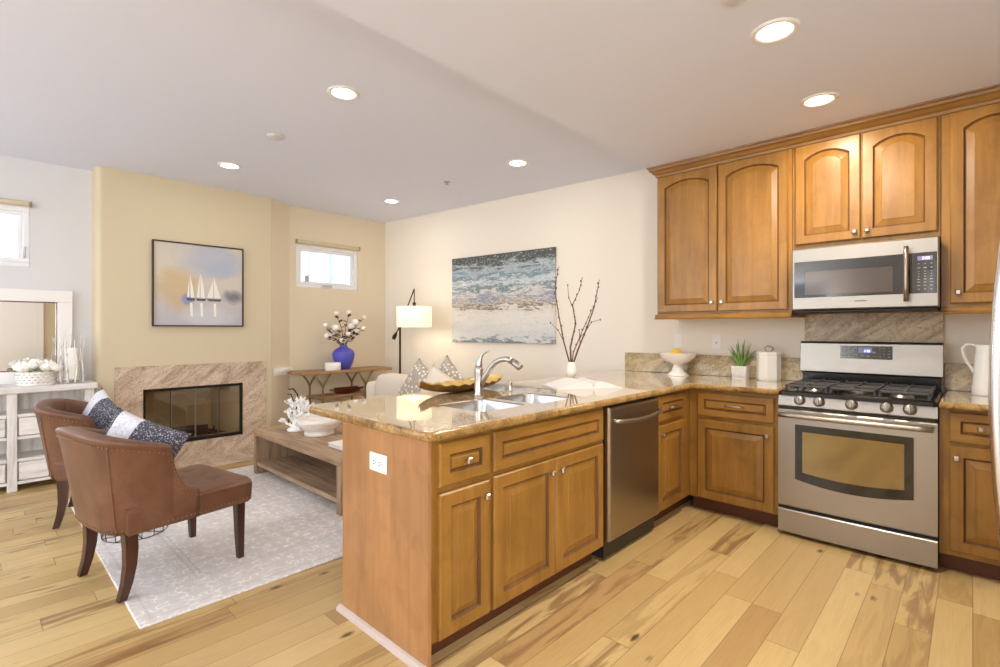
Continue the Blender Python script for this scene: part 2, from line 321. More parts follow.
# ------------------------------------------------------------------ mesh builder
class MB:
    def __init__(self): self.v = []; self.f = []; self.x = Matrix.Identity(4)
    def add(self, vs, fs, mi=0, sm=False):
        o = len(self.v)
        for p in vs: self.v.append(self.x @ Vector(p))
        for f in fs: self.f.append((tuple(i+o for i in f), mi, sm))
        return self
    def box(self, x0, x1, y0, y1, z0, z1, b=0.0, mi=0):
        if b <= 0:
            vs = [(x, y, z) for x in (x0, x1) for y in (y0, y1) for z in (z0, z1)]
            return self.add(vs, [(0, 1, 3, 2), (4, 6, 7, 5), (0, 4, 5, 1), (2, 3, 7, 6), (0, 2, 6, 4), (1, 5, 7, 3)], mi)
        b = min(b, (x1-x0)*.49, (y1-y0)*.49, (z1-z0)*.49)
        vs = []; ix = {}
        for i, x in enumerate((x0, x1)):
            for j, y in enumerate((y0, y1)):
                for k, z in enumerate((z0, z1)):
                    xi = x+b*(1-2*i); yi = y+b*(1-2*j); zi = z+b*(1-2*k)
                    for a, p in enumerate(((x, yi, zi), (xi, y, zi), (xi, yi, z))):
                        ix[(i, j, k, a)] = len(vs); vs.append(p)
        fs = []
        for i in (0, 1):
            fs.append([ix[(i, 0, 0, 0)], ix[(i, 1, 0, 0)], ix[(i, 1, 1, 0)], ix[(i, 0, 1, 0)]])
            fs.append([ix[(0, i, 0, 1)], ix[(1, i, 0, 1)], ix[(1, i, 1, 1)], ix[(0, i, 1, 1)]])
            fs.append([ix[(0, 0, i, 2)], ix[(1, 0, i, 2)], ix[(1, 1, i, 2)], ix[(0, 1, i, 2)]])
        for p in (0, 1):
            for q_ in (0, 1):
                fs.append([ix[(0, p, q_, 1)], ix[(1, p, q_, 1)], ix[(1, p, q_, 2)], ix[(0, p, q_, 2)]])
                fs.append([ix[(p, 0, q_, 0)], ix[(p, 1, q_, 0)], ix[(p, 1, q_, 2)], ix[(p, 0, q_, 2)]])
                fs.append([ix[(p, q_, 0, 0)], ix[(p, q_, 1, 0)], ix[(p, q_, 1, 1)], ix[(p, q_, 0, 1)]])
        for i in (0, 1):
            for j in (0, 1):
                for k in (0, 1): fs.append([ix[(i, j, k, a)] for a in range(3)])
        return self.add(vs, fs, mi)
    def loft(self, loops, mi=0, sm=True, cap0=True, cap1=True, closed=True, mis=None):
        n = len(loops[0]); vs = [p for l in loops for p in l]; o = len(self.v)
        for p in vs: self.v.append(self.x @ Vector(p))
        for a in range(len(loops)-1):
            m_ = mis[a] if mis else mi
            for i in range(n if closed else n-1):
                j = (i+1) % n
                self.f.append(((o+a*n+i, o+a*n+j, o+(a+1)*n+j, o+(a+1)*n+i), m_, sm))
        if cap0: self.f.append((tuple(o+i for i in range(n)), mis[0] if mis else mi, False))
        if cap1: self.f.append((tuple(o+(len(loops)-1)*n+i for i in range(n)), mis[-1] if mis else mi, False))
        return self
    def lathe(self, prof, c=(0, 0, 0), n=28, mi=0, sm=True, cap0=True, cap1=True, ey=1.0):
        loops = [[(c[0]+max(r, 1e-4)*math.cos(2*PI*i/n), c[1]+max(r, 1e-4)*ey*math.sin(2*PI*i/n), c[2]+z) for i in range(n)] for r, z in prof]
        return self.loft(loops, mi, sm, cap0, cap1)
    def tube(self, pts, rad, n=8, mi=0, sm=True, cap=True, fl=1.0):
        pts = [Vector(p) for p in pts]; k = len(pts)
        if not hasattr(rad, '__len__'): rad = [rad]*k
        t0 = (pts[1]-pts[0]).normalized(); up = Vector((0, 0, 1)) if abs(t0.z) < .9 else Vector((1, 0, 0))
        nrm = t0.cross(up).normalized(); loops = []
        for i in range(k):
            tg = (pts[min(i+1, k-1)]-pts[max(i-1, 0)]).normalized()
            nrm = (nrm-tg*nrm.dot(tg)).normalized(); bn = tg.cross(nrm)
            loops.append([pts[i]+(nrm*math.cos(2*PI*a/n)+bn*fl*math.sin(2*PI*a/n))*rad[i] for a in range(n)])
        return self.loft(loops, mi, sm, cap, cap)
    def cyl(self, a, b, r, n=16, mi=0, sm=True): return self.tube([a, b], r, n, mi, sm)
    def sphere(self, c, r, nu=14, nv=9, mi=0):
        if not hasattr(r, '__len__'): r = (r, r, r)
        loops = []
        for j in range(nv+1):
            th = PI*j/nv; rr = max(math.sin(th), 1e-3)
            loops.append([(c[0]+r[0]*rr*math.cos(2*PI*i/nu), c[1]+r[1]*rr*math.sin(2*PI*i/nu), c[2]-r[2]*math.cos(th)) for i in range(nu)])
        return self.loft(loops, mi, True)
    def prism(self, poly, z0, z1, axis='Z', mi=0):
        n = len(poly)
        def P(p, z): return {'Z': (p[0], p[1], z), 'Y': (p[0], z, p[1]), 'X': (z, p[0], p[1])}[axis]
        vs = [P(p, z0) for p in poly]+[P(p, z1) for p in poly]
        fs = [tuple(range(n)), tuple(range(n, 2*n))]+[(i, (i+1) % n, n+(i+1) % n, n+i) for i in range(n)]
        return self.add(vs, fs, mi)
    def grid(self, fn, nu, nv, mi=0, sm=True):
        vs = [fn(i/nu, j/nv) for j in range(nv+1) for i in range(nu+1)]
        return self.add(vs, [(j*(nu+1)+i, j*(nu+1)+i+1, (j+1)*(nu+1)+i+1, (j+1)*(nu+1)+i) for j in range(nv) for i in range(nu)], mi, sm)

def rr(x0, x1, y0, y1, r, z, n=6):
    out = []
    for cx, cy, a0 in ((x1-r, y1-r, 0), (x0+r, y1-r, PI/2), (x0+r, y0+r, PI), (x1-r, y0+r, 1.5*PI)):
        for i in range(n+1):
            a = a0+PI/2*i/n; out.append((cx+r*math.cos(a), cy+r*math.sin(a), z))
    return out

def mesh_of(name, mb, mats, off):
    me = bpy.data.meshes.new(name)
    me.from_pydata([tuple(p-off) for p in mb.v], [], [f[0] for f in mb.f])
    for m_ in (mats if isinstance(mats, (list, tuple)) else [mats]): me.materials.append(m_)
    me.polygons.foreach_set('material_index', [f[1] for f in mb.f]); me.polygons.foreach_set('use_smooth', [f[2] for f in mb.f])
    import bmesh
    b = bmesh.new(); b.from_mesh(me); bmesh.ops.remove_doubles(b, verts=b.verts, dist=1e-6)
    bmesh.ops.recalc_face_normals(b, faces=b.faces); b.to_mesh(me); b.free(); me.update()
    return me

def part(name, mb, mats, parent):
    root = parent
    while root.parent: root = root.parent
    o = bpy.data.objects.new(name, mesh_of(name, mb, mats, Vector(root.location)))
    COL.objects.link(o); o.parent = parent
    return o
def tag(o, label, cat, group=None, kind=None):
    o['label'] = label; o['category'] = cat
    if group: o['group'] = group
    if kind: o['kind'] = kind
    return o
def thing(name, label, cat, loc, group=None):
    o = bpy.data.objects.new(name, None); COL.objects.link(o); o.location = loc; o.empty_display_size = .1
    return tag(o, label, cat, group)
def single(name, mb, mats, label, cat, group=None, kind=None):
    xs = [p.x for p in mb.v]; ys = [p.y for p in mb.v]; zs = [p.z for p in mb.v]
    loc = Vector(((min(xs)+max(xs))/2, (min(ys)+max(ys))/2, min(zs)))
    o = bpy.data.objects.new(name, mesh_of(name, mb, mats, loc)); COL.objects.link(o); o.location = loc
    return tag(o, label, cat, group, kind)
def struct(name, mb, mats, parent=None):
    o = bpy.data.objects.new(name, mesh_of(name, mb, mats, Vector((0, 0, 0)))); COL.objects.link(o)
    if parent: o.parent = parent
    else: o['kind'] = 'structure'
    return o
def copytree(o, label=None, parent=None):
    c = o.copy(); COL.objects.link(c)
    if parent: c.parent = parent
    if label: c['label'] = label
    for ch in list(o.children): copytree(ch, None, c)
    return c

# ------------------------------------------------------------------ room shell
WK, WL, CK, CL = 4.25, 3.93, 2.63, 2.78
LA = math.atan2(WK-WL, -2.385+5.90)       # the living room wall runs slightly off square
AX, LX, FX = -5.90, -5.97, -5.72          # alcove, left and chimney wall planes
struct('floor', MB().box(-6.1, 2.5, -2.8, 4.4, -.06, 0), M['floor'])
struct('wall_kitchen', MB().box(-2.385, 2.5, WK, WK+.12, 0, 2.9), M['wall'])
struct('wall_living', MB().prism([(-6.1, WK+.12), (-6.1, WL-.018), (-5.90, WL), (-2.385, WK), (-2.385, WK+.12)], 0, 2.9), M['wall'])
def holed(x0, x1, y0, y1, hy0, hy1, hz0, hz1, top):
    return MB().box(x0, x1, y0, hy0, 0, top).box(x0, x1, hy1, y1, 0, top).box(x0, x1, hy0, hy1, 0, hz0).box(x0, x1, hy0, hy1, hz1, top)
struct('wall_alcove', holed(AX-.14, AX, 2.3, WL-.001, 2.678, 3.505, 1.819, 2.344, 2.9), M['wall_alcove'])
struct('wall_left', holed(LX-.14, LX, -2.8, .82, -.47, .35, 1.846, 2.37, 2.9), M['wall_daylit'])
# chimney breast with rounded left corner and a slanted right return
ch = MB()
bull = [(LX-.02, .772)]
for i in range(7):
    a = PI-PI/2*i/6
    bull.append((FX-.045+.045*-math.cos(a+PI/2)*0+(.045*math.sin(PI/2*i/6)), .772+.045*(1-math.cos(PI/2*i/6))))
left = bull+[(FX, 1.116), (LX-.02, 1.116)]
ch.prism(left, 0, CL+.05)
ch.prism([(FX, 2.007), (FX, 2.313), (FX-.004, 2.313+.004*1.594), (LX-.02, 2.315), (LX-.02, 2.007)], 0, CL+.05)
ch.prism([(FX-.004, 2.313+.004*1.594), (AX, 2.60), (LX-.02, 2.60), (LX-.02, 2.315)], 0, CL+.05, 'Z', 1)
ch.box(LX-.02, FX, 1.116, 2.007, .735, CL+.05).box(LX-.02, FX, 1.116, 2.007, 0, .18)
struct('wall_fireplace', ch, [M['wall_tan'], M['wall_alcove']])
struct('wall_rear', MB().box(-6.1, -5.4, -2.8, -2.7, 0, 2.9).box(-1.8, -.5, -2.8, -2.7, 0, 2.9).box(1.7, 2.5, -2.8, -2.7, 0, 2.9)
       .box(-5.4, -1.8, -2.8, -2.7, 2.2, 2.9).box(-.5, 1.7, -2.8, -2.7, 2.3, 2.9).box(-.5, 1.7, -2.8, -2.7, 0, .6), M['wall'])
struct('wall_right', holed(2.4, 2.5, -2.8, WK, -1.8, -.3, .7, 2.2, 2.9), M['wall_tan'])  # hole cut for the added side light
struct('ceiling', MB().box(-6.1, -1.93, -2.8, 4.4, CL, CL+.1), M['ceiling'])
struct('ceiling_kitchen', MB().box(-1.93, 2.5, -2.8, 4.4, CK, CL+.1), M['ceiling'])
struct('baseboard_alcove', MB().box(AX, AX+.014, 2.62, WL, 0, .1, .004), M['white_trim'])
struct('baseboard_living', MB().prism([(AX+.02, WL-.012), (-2.5, WK-.0246), (-2.5, WK-.0106), (AX+.02, WL+.002)], 0, .1), M['white_trim'])
struct('baseboard_left', MB().box(LX, LX+.014, -2.7, .77, 0, .1, .004), M['white_trim'])
# door seen only in the mirror
d = struct('door_1', MB().box(2.36, 2.4, .1, .95, 0, 2.05, .004), M['white_trim'])
struct('door_casing', MB().box(2.35, 2.4, .0, .1, 0, 2.15, .004).box(2.35, 2.4, .95, 1.05, 0, 2.15, .004).box(2.35, 2.4, .1, .95, 2.05, 2.15, .004), M['white_trim'], d)

def window(name, x, y0, y1, z0, z1):
    fr_ = MB(); f = .045
    for b in ((y0, y1, z0, z0+f), (y0, y1, z1-f, z1), (y0, y0+f, z0+f, z1-f), (y1-f, y1, z0+f, z1-f)):
        fr_.box(x-.12, x-.012, b[0], b[1], b[2], b[3], .006)
    w = struct(name, fr_, M['vinyl'])
    sa = MB(); g = .03; a0, a1, c0, c1 = y0+f, y1-f, z0+f, z1-f
    for b in ((a0, a1, c0, c0+g), (a0, a1, c1-g, c1), (a0, a0+g, c0+g, c1-g), (a1-g, a1, c0+g, c1-g)):
        sa.box(x-.08, x-.03, b[0], b[1], b[2], b[3], .005)
    struct('window_sash', sa, M['vinyl'], w)
    struct('window_pane', MB().box(x-.06, x-.055, a0+g, a1-g, c0+g, c1-g), M['pane'], w)
    return w
w1 = window('window_1', AX, 2.678, 3.505, 1.819, 2.344)
struct('window_handle', MB().box(AX-.015, AX+.02, 3.0, 3.14, 1.839, 1.854, .004).tube([(AX+.01, 3.02, 1.854), (AX+.03, 3.07, 1.86), (AX+.02, 3.13, 1.856)], .007), M['sensor'], w1)
w2 = window('window_2', LX, -.47, .35, 1.846, 2.37)
struct('window_handle', MB().tube([(LX-.01, .315, 1.93), (LX+.025, .315, 1.95), (LX+.02, .318, 2.02)], .009), M['sensor'], w2)
# glass doors and window behind the camera: frames only show as reflections
wr = MB()
for x in (-5.4, -4.25, -3.05, -1.86): wr.box(x, x+.06, -2.78, -2.72, 0, 2.2)
wr.box(-5.4, -1.8, -2.78, -2.72, 2.14, 2.2).box(-5.4, -1.8, -2.78, -2.72, 0, .06)
struct('window_3', wr, M['vinyl'])
wr = MB()
for x in (-.5, .57, 1.64): wr.box(x, x+.06, -2.78, -2.72, .6, 2.3)
wr.box(-.5, 1.7, -2.78, -2.72, 2.24, 2.3).box(-.5, 1.7, -2.78, -2.72, .6, .66)
struct('window_4', wr, M['vinyl'])
wr = MB()
for y in (-1.8, -1.08, -.36): wr.box(2.42, 2.48, y, y+.06, .7, 2.2)
wr.box(2.42, 2.48, -1.8, -.3, 2.14, 2.2).box(2.42, 2.48, -1.8, -.3, .7, .76)
struct('added_side_opening', wr, M['vinyl'])  # frame of the unseen opening added for the side light

def blind(x, y0, y1, z, label):
    r = thing('roller_blind', label, 'blind', (x, (y0+y1)/2, z), 'roller blinds above the small windows')
    part('cassette', MB().box(x+.001, x+.05, y0+.008, y1-.008, z, z+.042, .012), M['blind'], r)
    for y in (y0, y1-.008): part('end_cap', MB().box(x+.001, x+.054, y, y+.008, z-.003, z+.045, .002), M['blind_end'], r)
blind(AX, 2.668, 3.515, 2.344, 'narrow tan roller blind cassette above the far corner window')
blind(LX, -.48, .36, 2.37, 'narrow pale roller blind cassette above the left window over the mirror')

# house next door outside the corner window
nb = thing('neighbour_house', 'white and pale blue house wall outside the far corner window', 'building', (-9.4, 4.2, 0))
part('facade', MB().box(-9.5, -9.4, 1.0, 7.6, 0, 4.6), M['ext'], nb)
part('pilaster', MB().box(-9.4, -9.3, 4.95, 5.3, 0, 4.6, .01), M['ext_blue'], nb)
part('pilaster', MB().box(-9.4, -9.34, 4.5, 4.72, 0, 4.6, .01), M['ext_blue'], nb)
for y in (4.18, 4.5): part('facade_window', MB().box(-9.4, -9.37, y-.06, y+.11, 2.15, 2.35, .005), M['ext_glass'], nb)
part('cornice', MB().box(-9.5, -9.3, 1.0, 7.6, 4.6, 4.75), M['ext'], nb)

# small moulded ledge where the chimney return meets the alcove
lg = MB()
for x1, y1, z0, z1 in ((-5.755, 2.57, .838, .866), (-5.775, 2.545, .812, .838), (-5.80, 2.52, .78, .812)):
    lg.prism([(-5.735, 2.345), (x1+.03, y1-.1), (x1, y1), (AX, y1+.03), (AX, 2.59)], z0, z1)
struct('trim_2', lg, M['white_trim'])

# ------------------------------------------------------------------ ceiling fixtures
def downlight(x, y, z, lensm, col, power, label):
    r = thing('ceiling_downlight', label, 'ceiling light', (x, y, z), 'recessed ceiling lights')
    part('trim_ring', MB().lathe([(.070, 0), (.072, -.006), (.088, -.008), (.098, -.002), (.098, 0)], (x, y, z), 36, cap0=False, cap1=False), M['white_trim'], r)
    part('lens', MB().lathe([(.0, -.0035), (.04, -.0045), (.071, -.002)], (x, y, z), 32, cap1=False), lensm, r)
    l = area('downlight_bulb', (0, 0, -.012), (0, 0, 0), .12, .12, power, col, 'DISK'); l.parent = r
COOL, WARM = (1.0, .95, .88), (1.0, .80, .55)
downlight(-.64, 2.456, CK, M['lens_white'], COOL, 26, 'largest bright white ceiling downlight over the kitchen floor')
downlight(-.646, 3.368, CK, M['lens_warm'], WARM, 15, 'warm yellow ceiling downlight just in front of the upper cabinets')
downlight(-2.854, 1.597, CL, M['lens_white'], COOL, 3, 'living room downlight nearest the camera, left of the ceiling edge')
downlight(-4.863, 1.597, CL, M['lens_white'], COOL, 3, 'living room downlight in front of the chimney wall')
downlight(-4.85, 3.315, CL, M['lens_white'], COOL, 3, 'smallest downlight above the floor lamp near the far corner')
downlight(-2.929, 3.325, CL, M['lens_white'], COOL, 3, 'living room downlight above the seascape painting')
def disc(name, x, y, z, r, label, cat):
    single(name, MB().lathe([(0, -.02), (r*.7, -.019), (r*.92, -.012), (r, 0)], (x, y, z), 28), M['sensor'], label, cat)
disc('smoke_detector', -3.862, 1.598, CL, .065, 'round white smoke detector on the living room ceiling between downlights', 'detector')
disc('ceiling_sensor', -.68, 2.09, CK, .05, 'round grey ceiling disc at the top edge of the picture', 'detector')
single('sprinkler_head', MB().lathe([(0, -.028), (.02, -.026), (.02, -.022), (.006, -.02), (.008, -.006), (.035, -.005), (.035, 0)], (-3.82, 3.27, CL), 20), M['chrome'],
       'tiny metal sprinkler head on the ceiling before the seascape wall', 'sprinkler')

# ------------------------------------------------------------------ cabinet pieces
def loop_rect(x0, x1, z0, z1, y, arch=0.0, n=14):
    pts = [(x0, y, z0), (x1, y, z0), (x1, y, z1-arch)]
    w = x1-x0; zt = z1-arch
    if arch > 0:
        R = (w*w/4+arch*arch)/(2*arch); cz = z1-R; a1 = math.asin(min(1, (w/2)/R))
        for i in range(1, n): a = a1-2*a1*i/n; pts.append(((x0+x1)/2+R*math.sin(a), y, cz+R*math.cos(a)))
    else:
        for i in range(1, n): pts.append((x1-w*i/n, y, z1))
    pts.append((x0, y, zt)); return pts
def raised(mb, w, h, arch=0.0, st=.056, T=.021):
    """raised panel front: x 0..w, z 0..h, back at y=0, face at y=-T"""
    st = min(st, w*.28, h*.28)
    bv = min(.045, (min(w, h)-2*st)*.22)
    def L(i, y, a=0.0): return loop_rect(i, w-i, i, h-i, y, a)
    A = arch
    loops = [L(0, 0), L(0, -T+.006), L(.006, -T), L(st, -T, A), L(st+.004, -T+.006, A), L(st+.007, -T+.011, A), L(st+.011, -T+.012, A),
             L(st+.014, -T+.011, A), L(st+bv, -T+.003, A*.94), L(st+bv+.003, -T+.001, A*.94)]
    return mb.loft(loops, 0, False, True, True, True, [0, 0, 0, 1, 1, 1, 0, 0, 0])
FX_ = Matrix.Rotation(PI/2, 4, 'Z')
def front(name, parent, mats, face, a0, a1, z0, z1, arch=0.0):
    """face: ('X', x) looks along +X and spans y a0..a1; ('Y', y) looks along -Y and spans x a0..a1"""
    m_ = MB()
    m_.x = Matrix.Translation((face[1], a0, z0)) @ FX_ if face[0] == 'X' else Matrix.Translation((a0, face[1], z0))
    raised(m_, a1-a0, z1-z0, arch)
    return part(name, m_, mats, parent)
def knob(parent, face, a, z, out=.021):
    m_ = MB(); m_.x = Matrix.Translation((face[1], a, z)) @ FX_ if face[0] == 'X' else Matrix.Translation((a, face[1], z))
    m_.cyl((0, -out+.001, 0), (0, -out-.014, 0), .006, 10).box(-.0135, .0135, -out-.027, -out-.012, -.0135, .0135, .005)
    return part('knob', m_, M['chrome'], parent)
def pull(parent, face, a, z, w=.1, out=.021):
    m_ = MB(); m_.x = Matrix.Translation((face[1], a, z)) @ FX_ if face[0] == 'X' else Matrix.Translation((a, face[1], z))
    m_.tube([(-w/2, -out+.001, 0), (-w/2+.004, -out-.016, 0), (-w/4, -out-.026, .003), (0, -out-.028, .004), (w/4, -out-.026, .003), (w/2-.004, -out-.016, 0), (w/2, -out+.001, 0)], .0055, 8)
    return part('pull', m_, M['chrome'], parent)
CABM = [M['cab'], M['glaze']]; CABX = [M['cab_x'], M['glaze']]; CABY = [M['cab_y'], M['glaze']]

def base_box_x(r, x0, x1, y0, y1):          # open-topped carcass facing +X
    b = MB().box(x1-.02, x1, y0, y1, .1, .88).box(x0, x0+.012, y0, y1, .1, .88).box(x0+.012, x1-.02, y0, y0+.016, .1, .88)
    b.box(x0+.012, x1-.02, y1-.016, y1, .1, .88).box(x0+.012, x1-.02, y0+.016, y1-.016, .1, .116)
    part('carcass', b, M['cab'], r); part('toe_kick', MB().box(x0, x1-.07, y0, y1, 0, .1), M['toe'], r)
def base_box_y(r, x0, x1, y0, y1):          # facing -Y
    b = MB().box(x0, x1, y0, y0+.02, .1, .88).box(x0, x1, y1-.012, y1, .1, .88).box(x0, x0+.016, y0+.02, y1-.012, .1, .88)
    b.box(x1-.016, x1, y0+.02, y1-.012, .1, .88).box(x0+.016, x1-.016, y0+.02, y1-.012, .1, .116)
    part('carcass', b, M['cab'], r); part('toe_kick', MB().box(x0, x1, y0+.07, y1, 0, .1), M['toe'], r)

PX = -1.50; PB = -2.112; PY = 1.206
F = ('X', PX)
r = thing('base_cabinet', 'peninsula end cabinet with plain side panel, one small drawer and narrow door', 'cabinet', (-1.82, 1.36, 0), 'base cabinets')
base_box_x(r, PB, PX, PY, 1.517)
part('end_panel', MB().box(-2.13, PX+.002, PY-.02, PY-.0005, 0, .88, .002), M['panel'], r)
dr = front('drawer', r, CABY, F, 1.232, 1.505, .694, .862); knob(dr, F, 1.369, .778)
do = front('door', r, CABM, F, 1.232, 1.505, .106, .668); knob(do, F, 1.472, .608)
single('end_shoe_moulding', MB().prism([(PY-.021, 0), (PY-.043, 0), (PY-.040, .012), (PY-.032, .02), (PY-.021, .024)], -2.148, PX+.004, 'X'), M['shoe'],
       'pale quarter round moulding along the foot of the peninsula side panel', 'moulding')
r = thing('sink_cabinet', 'sink base cabinet with wide false drawer front and two doors', 'cabinet', (-1.82, 1.96, 0), 'base cabinets')
base_box_x(r, PB, PX, 1.519, 2.418)
front('false_drawer', r, CABY, F, 1.53, 2.398, .692, .864)
do = front('door', r, CABM, F, 1.53, 1.962, .106, .674); knob(do, F, 1.921, .612)
do = front('door', r, CABM, F, 1.966, 2.398, .106, .674); knob(do, F, 1.998, .612)
r = thing('corner_cabinet', 'narrow base cabinet in the inner corner beside the dishwasher', 'cabinet', (-1.82, 3.3, 0), 'base cabinets')
base_box_x(r, PB, PX, 3.048, 4.2)
dr = front('drawer', r, CABY, F, 3.068, 3.49, .70, .866); pull(dr, F, 3.26, .782, .09)
do = front('door', r, CABM, F, 3.068, 3.474, .112, .672); knob(do, F, 3.104, .609)
G = ('Y', 3.59)
r = thing('base_cabinet', 'square base cabinet left of the stove with one wide drawer and door', 'cabinet', (-1.2, 3.9, 0), 'base cabinets')
base_box_y(r, -1.498, -.912, 3.59, 4.24)
dr = front('drawer', r, CABX, G, -1.434, -.936, .692, .858); pull(dr, G, -1.18, .776, .12)
do = front('door', r, CABM, G, -1.434, -.936, .108, .666); knob(do, G, -.972, .608)
r = thing('base_cabinet', 'narrow base cabinet between the stove and the refrigerator', 'cabinet', (.1, 3.9, 0), 'base cabinets')
base_box_y(r, -.132, .34, 3.59, 4.24)
dr = front('drawer', r, CABX, G, -.092, .30, .706, .866); knob(dr, G, .03, .79)
do = front('door', r, CABM, G, -.092, .30, .128, .686); knob(do, G, -.064, .624)

# dishwasher
r = thing('dishwasher', 'stainless steel dishwasher built in under the peninsula counter', 'dishwasher', (-1.82, 2.73, 0))
part('body', MB().box(-2.1, -1.502, 2.43, 3.036, .02, .876), M['dark_plastic'], r)
dm = MB(); lo = []
for x, i in ((-1.5, 0), (-1.476, 0), (-1.464, .006), (-1.46, .014)): lo.append([(x, 2.432+i, .118+i), (x, 3.034-i, .118+i), (x, 3.034-i, .868-i), (x, 2.432+i, .868-i)])
dm.loft(lo, 0, False); part('door', dm, M['steel_y'], r)
hp = []
for i in range(13):
    u_ = -1+2*i/12; hp.append((-1.405-.0*u_+(.03*(1-u_*u_))-.03, 2.733+u_*.272, .792-.012*(1-u_*u_)))
hp = [(-1.462, hp[0][1], .792)]+hp+[(-1.462, hp[-1][1], .792)]
part('handle', MB().tube(hp, .0115, 10), M['steel'], r)
part('toe_panel', MB().box(-1.545, -1.54, 2.434, 3.032, .02, .112), M['dark_plastic'], r)

# counter with sink cut-outs: outline triangulated with holes, extruded and rounded
def counter(name, outer, holes, label, skip=()):
    import bmesh
    b = bmesh.new(); edges = []
    for lp in [outer]+holes:
        vs = [b.verts.new((x, y, .92)) for x, y in lp]
        edges += [b.edges.new((vs[i], vs[(i+1) % len(vs)])) for i in range(len(vs))]
    bmesh.ops.triangle_fill(b, use_beauty=True, use_dissolve=False, edges=edges)
    for f in list(b.faces):
        f.normal_update()
        if f.normal.z < 0: f.normal_flip()
    ext = bmesh.ops.extrude_face_region(b, geom=list(b.faces))
    bmesh.ops.translate(b, verts=[e for e in ext['geom'] if isinstance(e, bmesh.types.BMVert)], vec=(0, 0, -.04))
    bmesh.ops.recalc_face_normals(b, faces=b.faces)
    es = []
    for e in b.edges:
        if len(e.link_faces) == 2:
            n0, n1 = e.link_faces[0].normal, e.link_faces[1].normal
            mid = (e.verts[0].co+e.verts[1].co)/2
            if abs(abs(n0.z)-abs(n1.z)) > .5 and not any(h0 < mid.x < h1 and h2 < mid.y < h3 for h0, h1, h2, h3 in skip): es.append(e)
    bmesh.ops.bevel(b, geom=es, offset=.016, segments=4, profile=.5, affect='EDGES', clamp_overlap=False)
    bmesh.ops.recalc_face_normals(b, faces=b.faces)
    for f in b.faces:
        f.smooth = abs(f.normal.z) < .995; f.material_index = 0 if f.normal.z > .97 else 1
    me = bpy.data.meshes.new(name)
    c = Vector((sum(p[0] for p in outer)/len(outer), sum(p[1] for p in outer)/len(outer), .88))
    bmesh.ops.translate(b, verts=b.verts, vec=-c); b.to_mesh(me); b.free()
    me.materials.append(M['granite']); me.materials.append(M['granite_edge'])
    o = bpy.data.objects.new(name, me); COL.objects.link(o); o.location = c
    return tag(o, label, 'countertop')
def arcpts(cx, cy, r, a0, a1, n=6): return [(cx+r*math.cos(a0+(a1-a0)*i/n), cy+r*math.sin(a0+(a1-a0)*i/n)) for i in range(n+1)]
outer = arcpts(-2.385, 1.237, .08, PI, 1.5*PI)+arcpts(-1.49, 1.192, .035, 1.5*PI, 2*PI)+[(-1.455, 3.525), (-.909, 3.525), (-.909, WK-.002), (-2.385, WK-.002), (-2.47, WK-.01)]
BAS = [(-1.995, -1.64, 1.615, 1.95), (-1.965, -1.62, 1.99, 2.32)]
holes = [[(p[0], p[1]) for p in rr(a, b_, c_, d_, .05, 0, 4)] for a, b_, c_, d_ in BAS]
counter('countertop', outer, holes, 'long L-shaped polished granite countertop over the peninsula and corner', [(a-.01, b_+.01, c_-.01, d_+.01) for a, b_, c_, d_ in BAS])
counter('countertop', [(-.131, 3.525), (.36, 3.525), (.36, WK-.002), (-.131, WK-.002)], [], 'short granite countertop right of the stove under the white pitcher')
gs = [M['granite_low']]
single('backsplash', MB().box(-2.381, -.909, WK-.022, WK-.001, .9205, 1.09, .003), gs, 'low granite backsplash behind the fruit stand and aloe', 'backsplash')
single('backsplash', MB().box(-.131, .36, WK-.022, WK-.001, .9205, 1.09, .003), gs, 'low granite backsplash behind the white pitcher', 'backsplash')
single('range_backsplash', MB().box(-.903, -.133, WK-.02, WK-.001, .95, 1.42, .002), [M['granite_range']], 'tall granite splash panel between the stove and microwave', 'backsplash')

# sink
r = thing('sink', 'double bowl stainless steel undermount sink in the peninsula', 'sink', (-1.81, 1.97, .7))
for a, b_, c_, d_ in BAS:
    bm_ = MB().loft([rr(a+.0005, b_-.0005, c_+.0005, d_-.0005, .05, .9185), rr(a+.006, b_-.006, c_+.006, d_-.006, .05, .9195), rr(a+.009, b_-.009, c_+.009, d_-.009, .05, .912), rr(a+.012, b_-.012, c_+.012, d_-.012, .05, .76),
                    rr(a+.03, b_-.03, c_+.03, d_-.03, .05, .73), rr(a+.1, b_-.1, c_+.1, d_-.1, .03, .725)], 0, True, False, True)
    bs = part('basin', bm_, M['basin'], r)
    part('drain', MB().lathe([(.0, .7255), (.025, .7255), (.04, .7275), (.042, .7252)], ((a+b_)/2, (c_+d_)/2, 0), 20, cap1=False), M['chrome'], bs)
# faucet
r = thing('faucet', 'brushed nickel single lever kitchen faucet behind the sink', 'faucet', (-2.09, 2.03, .92))
fx, fy = -2.09, 2.03
part('body', MB().lathe([(.031, .92), (.031, .926), (.026, .935), (.0245, 1.0), (.024, 1.045), (.025, 1.05), (.025, 1.075), (.02, 1.083), (0, 1.085)], (fx, fy, 0), 24), M['chrome'], r)
sp = [(fx+.012, fy+.002, .975), (fx+.05, fy+.006, 1.035), (fx+.085, fy+.011, 1.085), (fx+.12, fy+.015, 1.117), (fx+.16, fy+.02, 1.133), (fx+.2, fy+.025, 1.137), (fx+.235, fy+.028, 1.128)]
so = part('spout', MB().tube(sp, [.017, .0165, .016, .016, .0165, .017, .018], 14), M['chrome'], r)
part('spray_head', MB().tube([(fx+.232, fy+.028, 1.129), (fx+.26, fy+.031, 1.115), (fx+.285, fy+.034, 1.098), (fx+.292, fy+.035, 1.090)], [.0185, .02, .021, .017], 14), M['steel'], r)
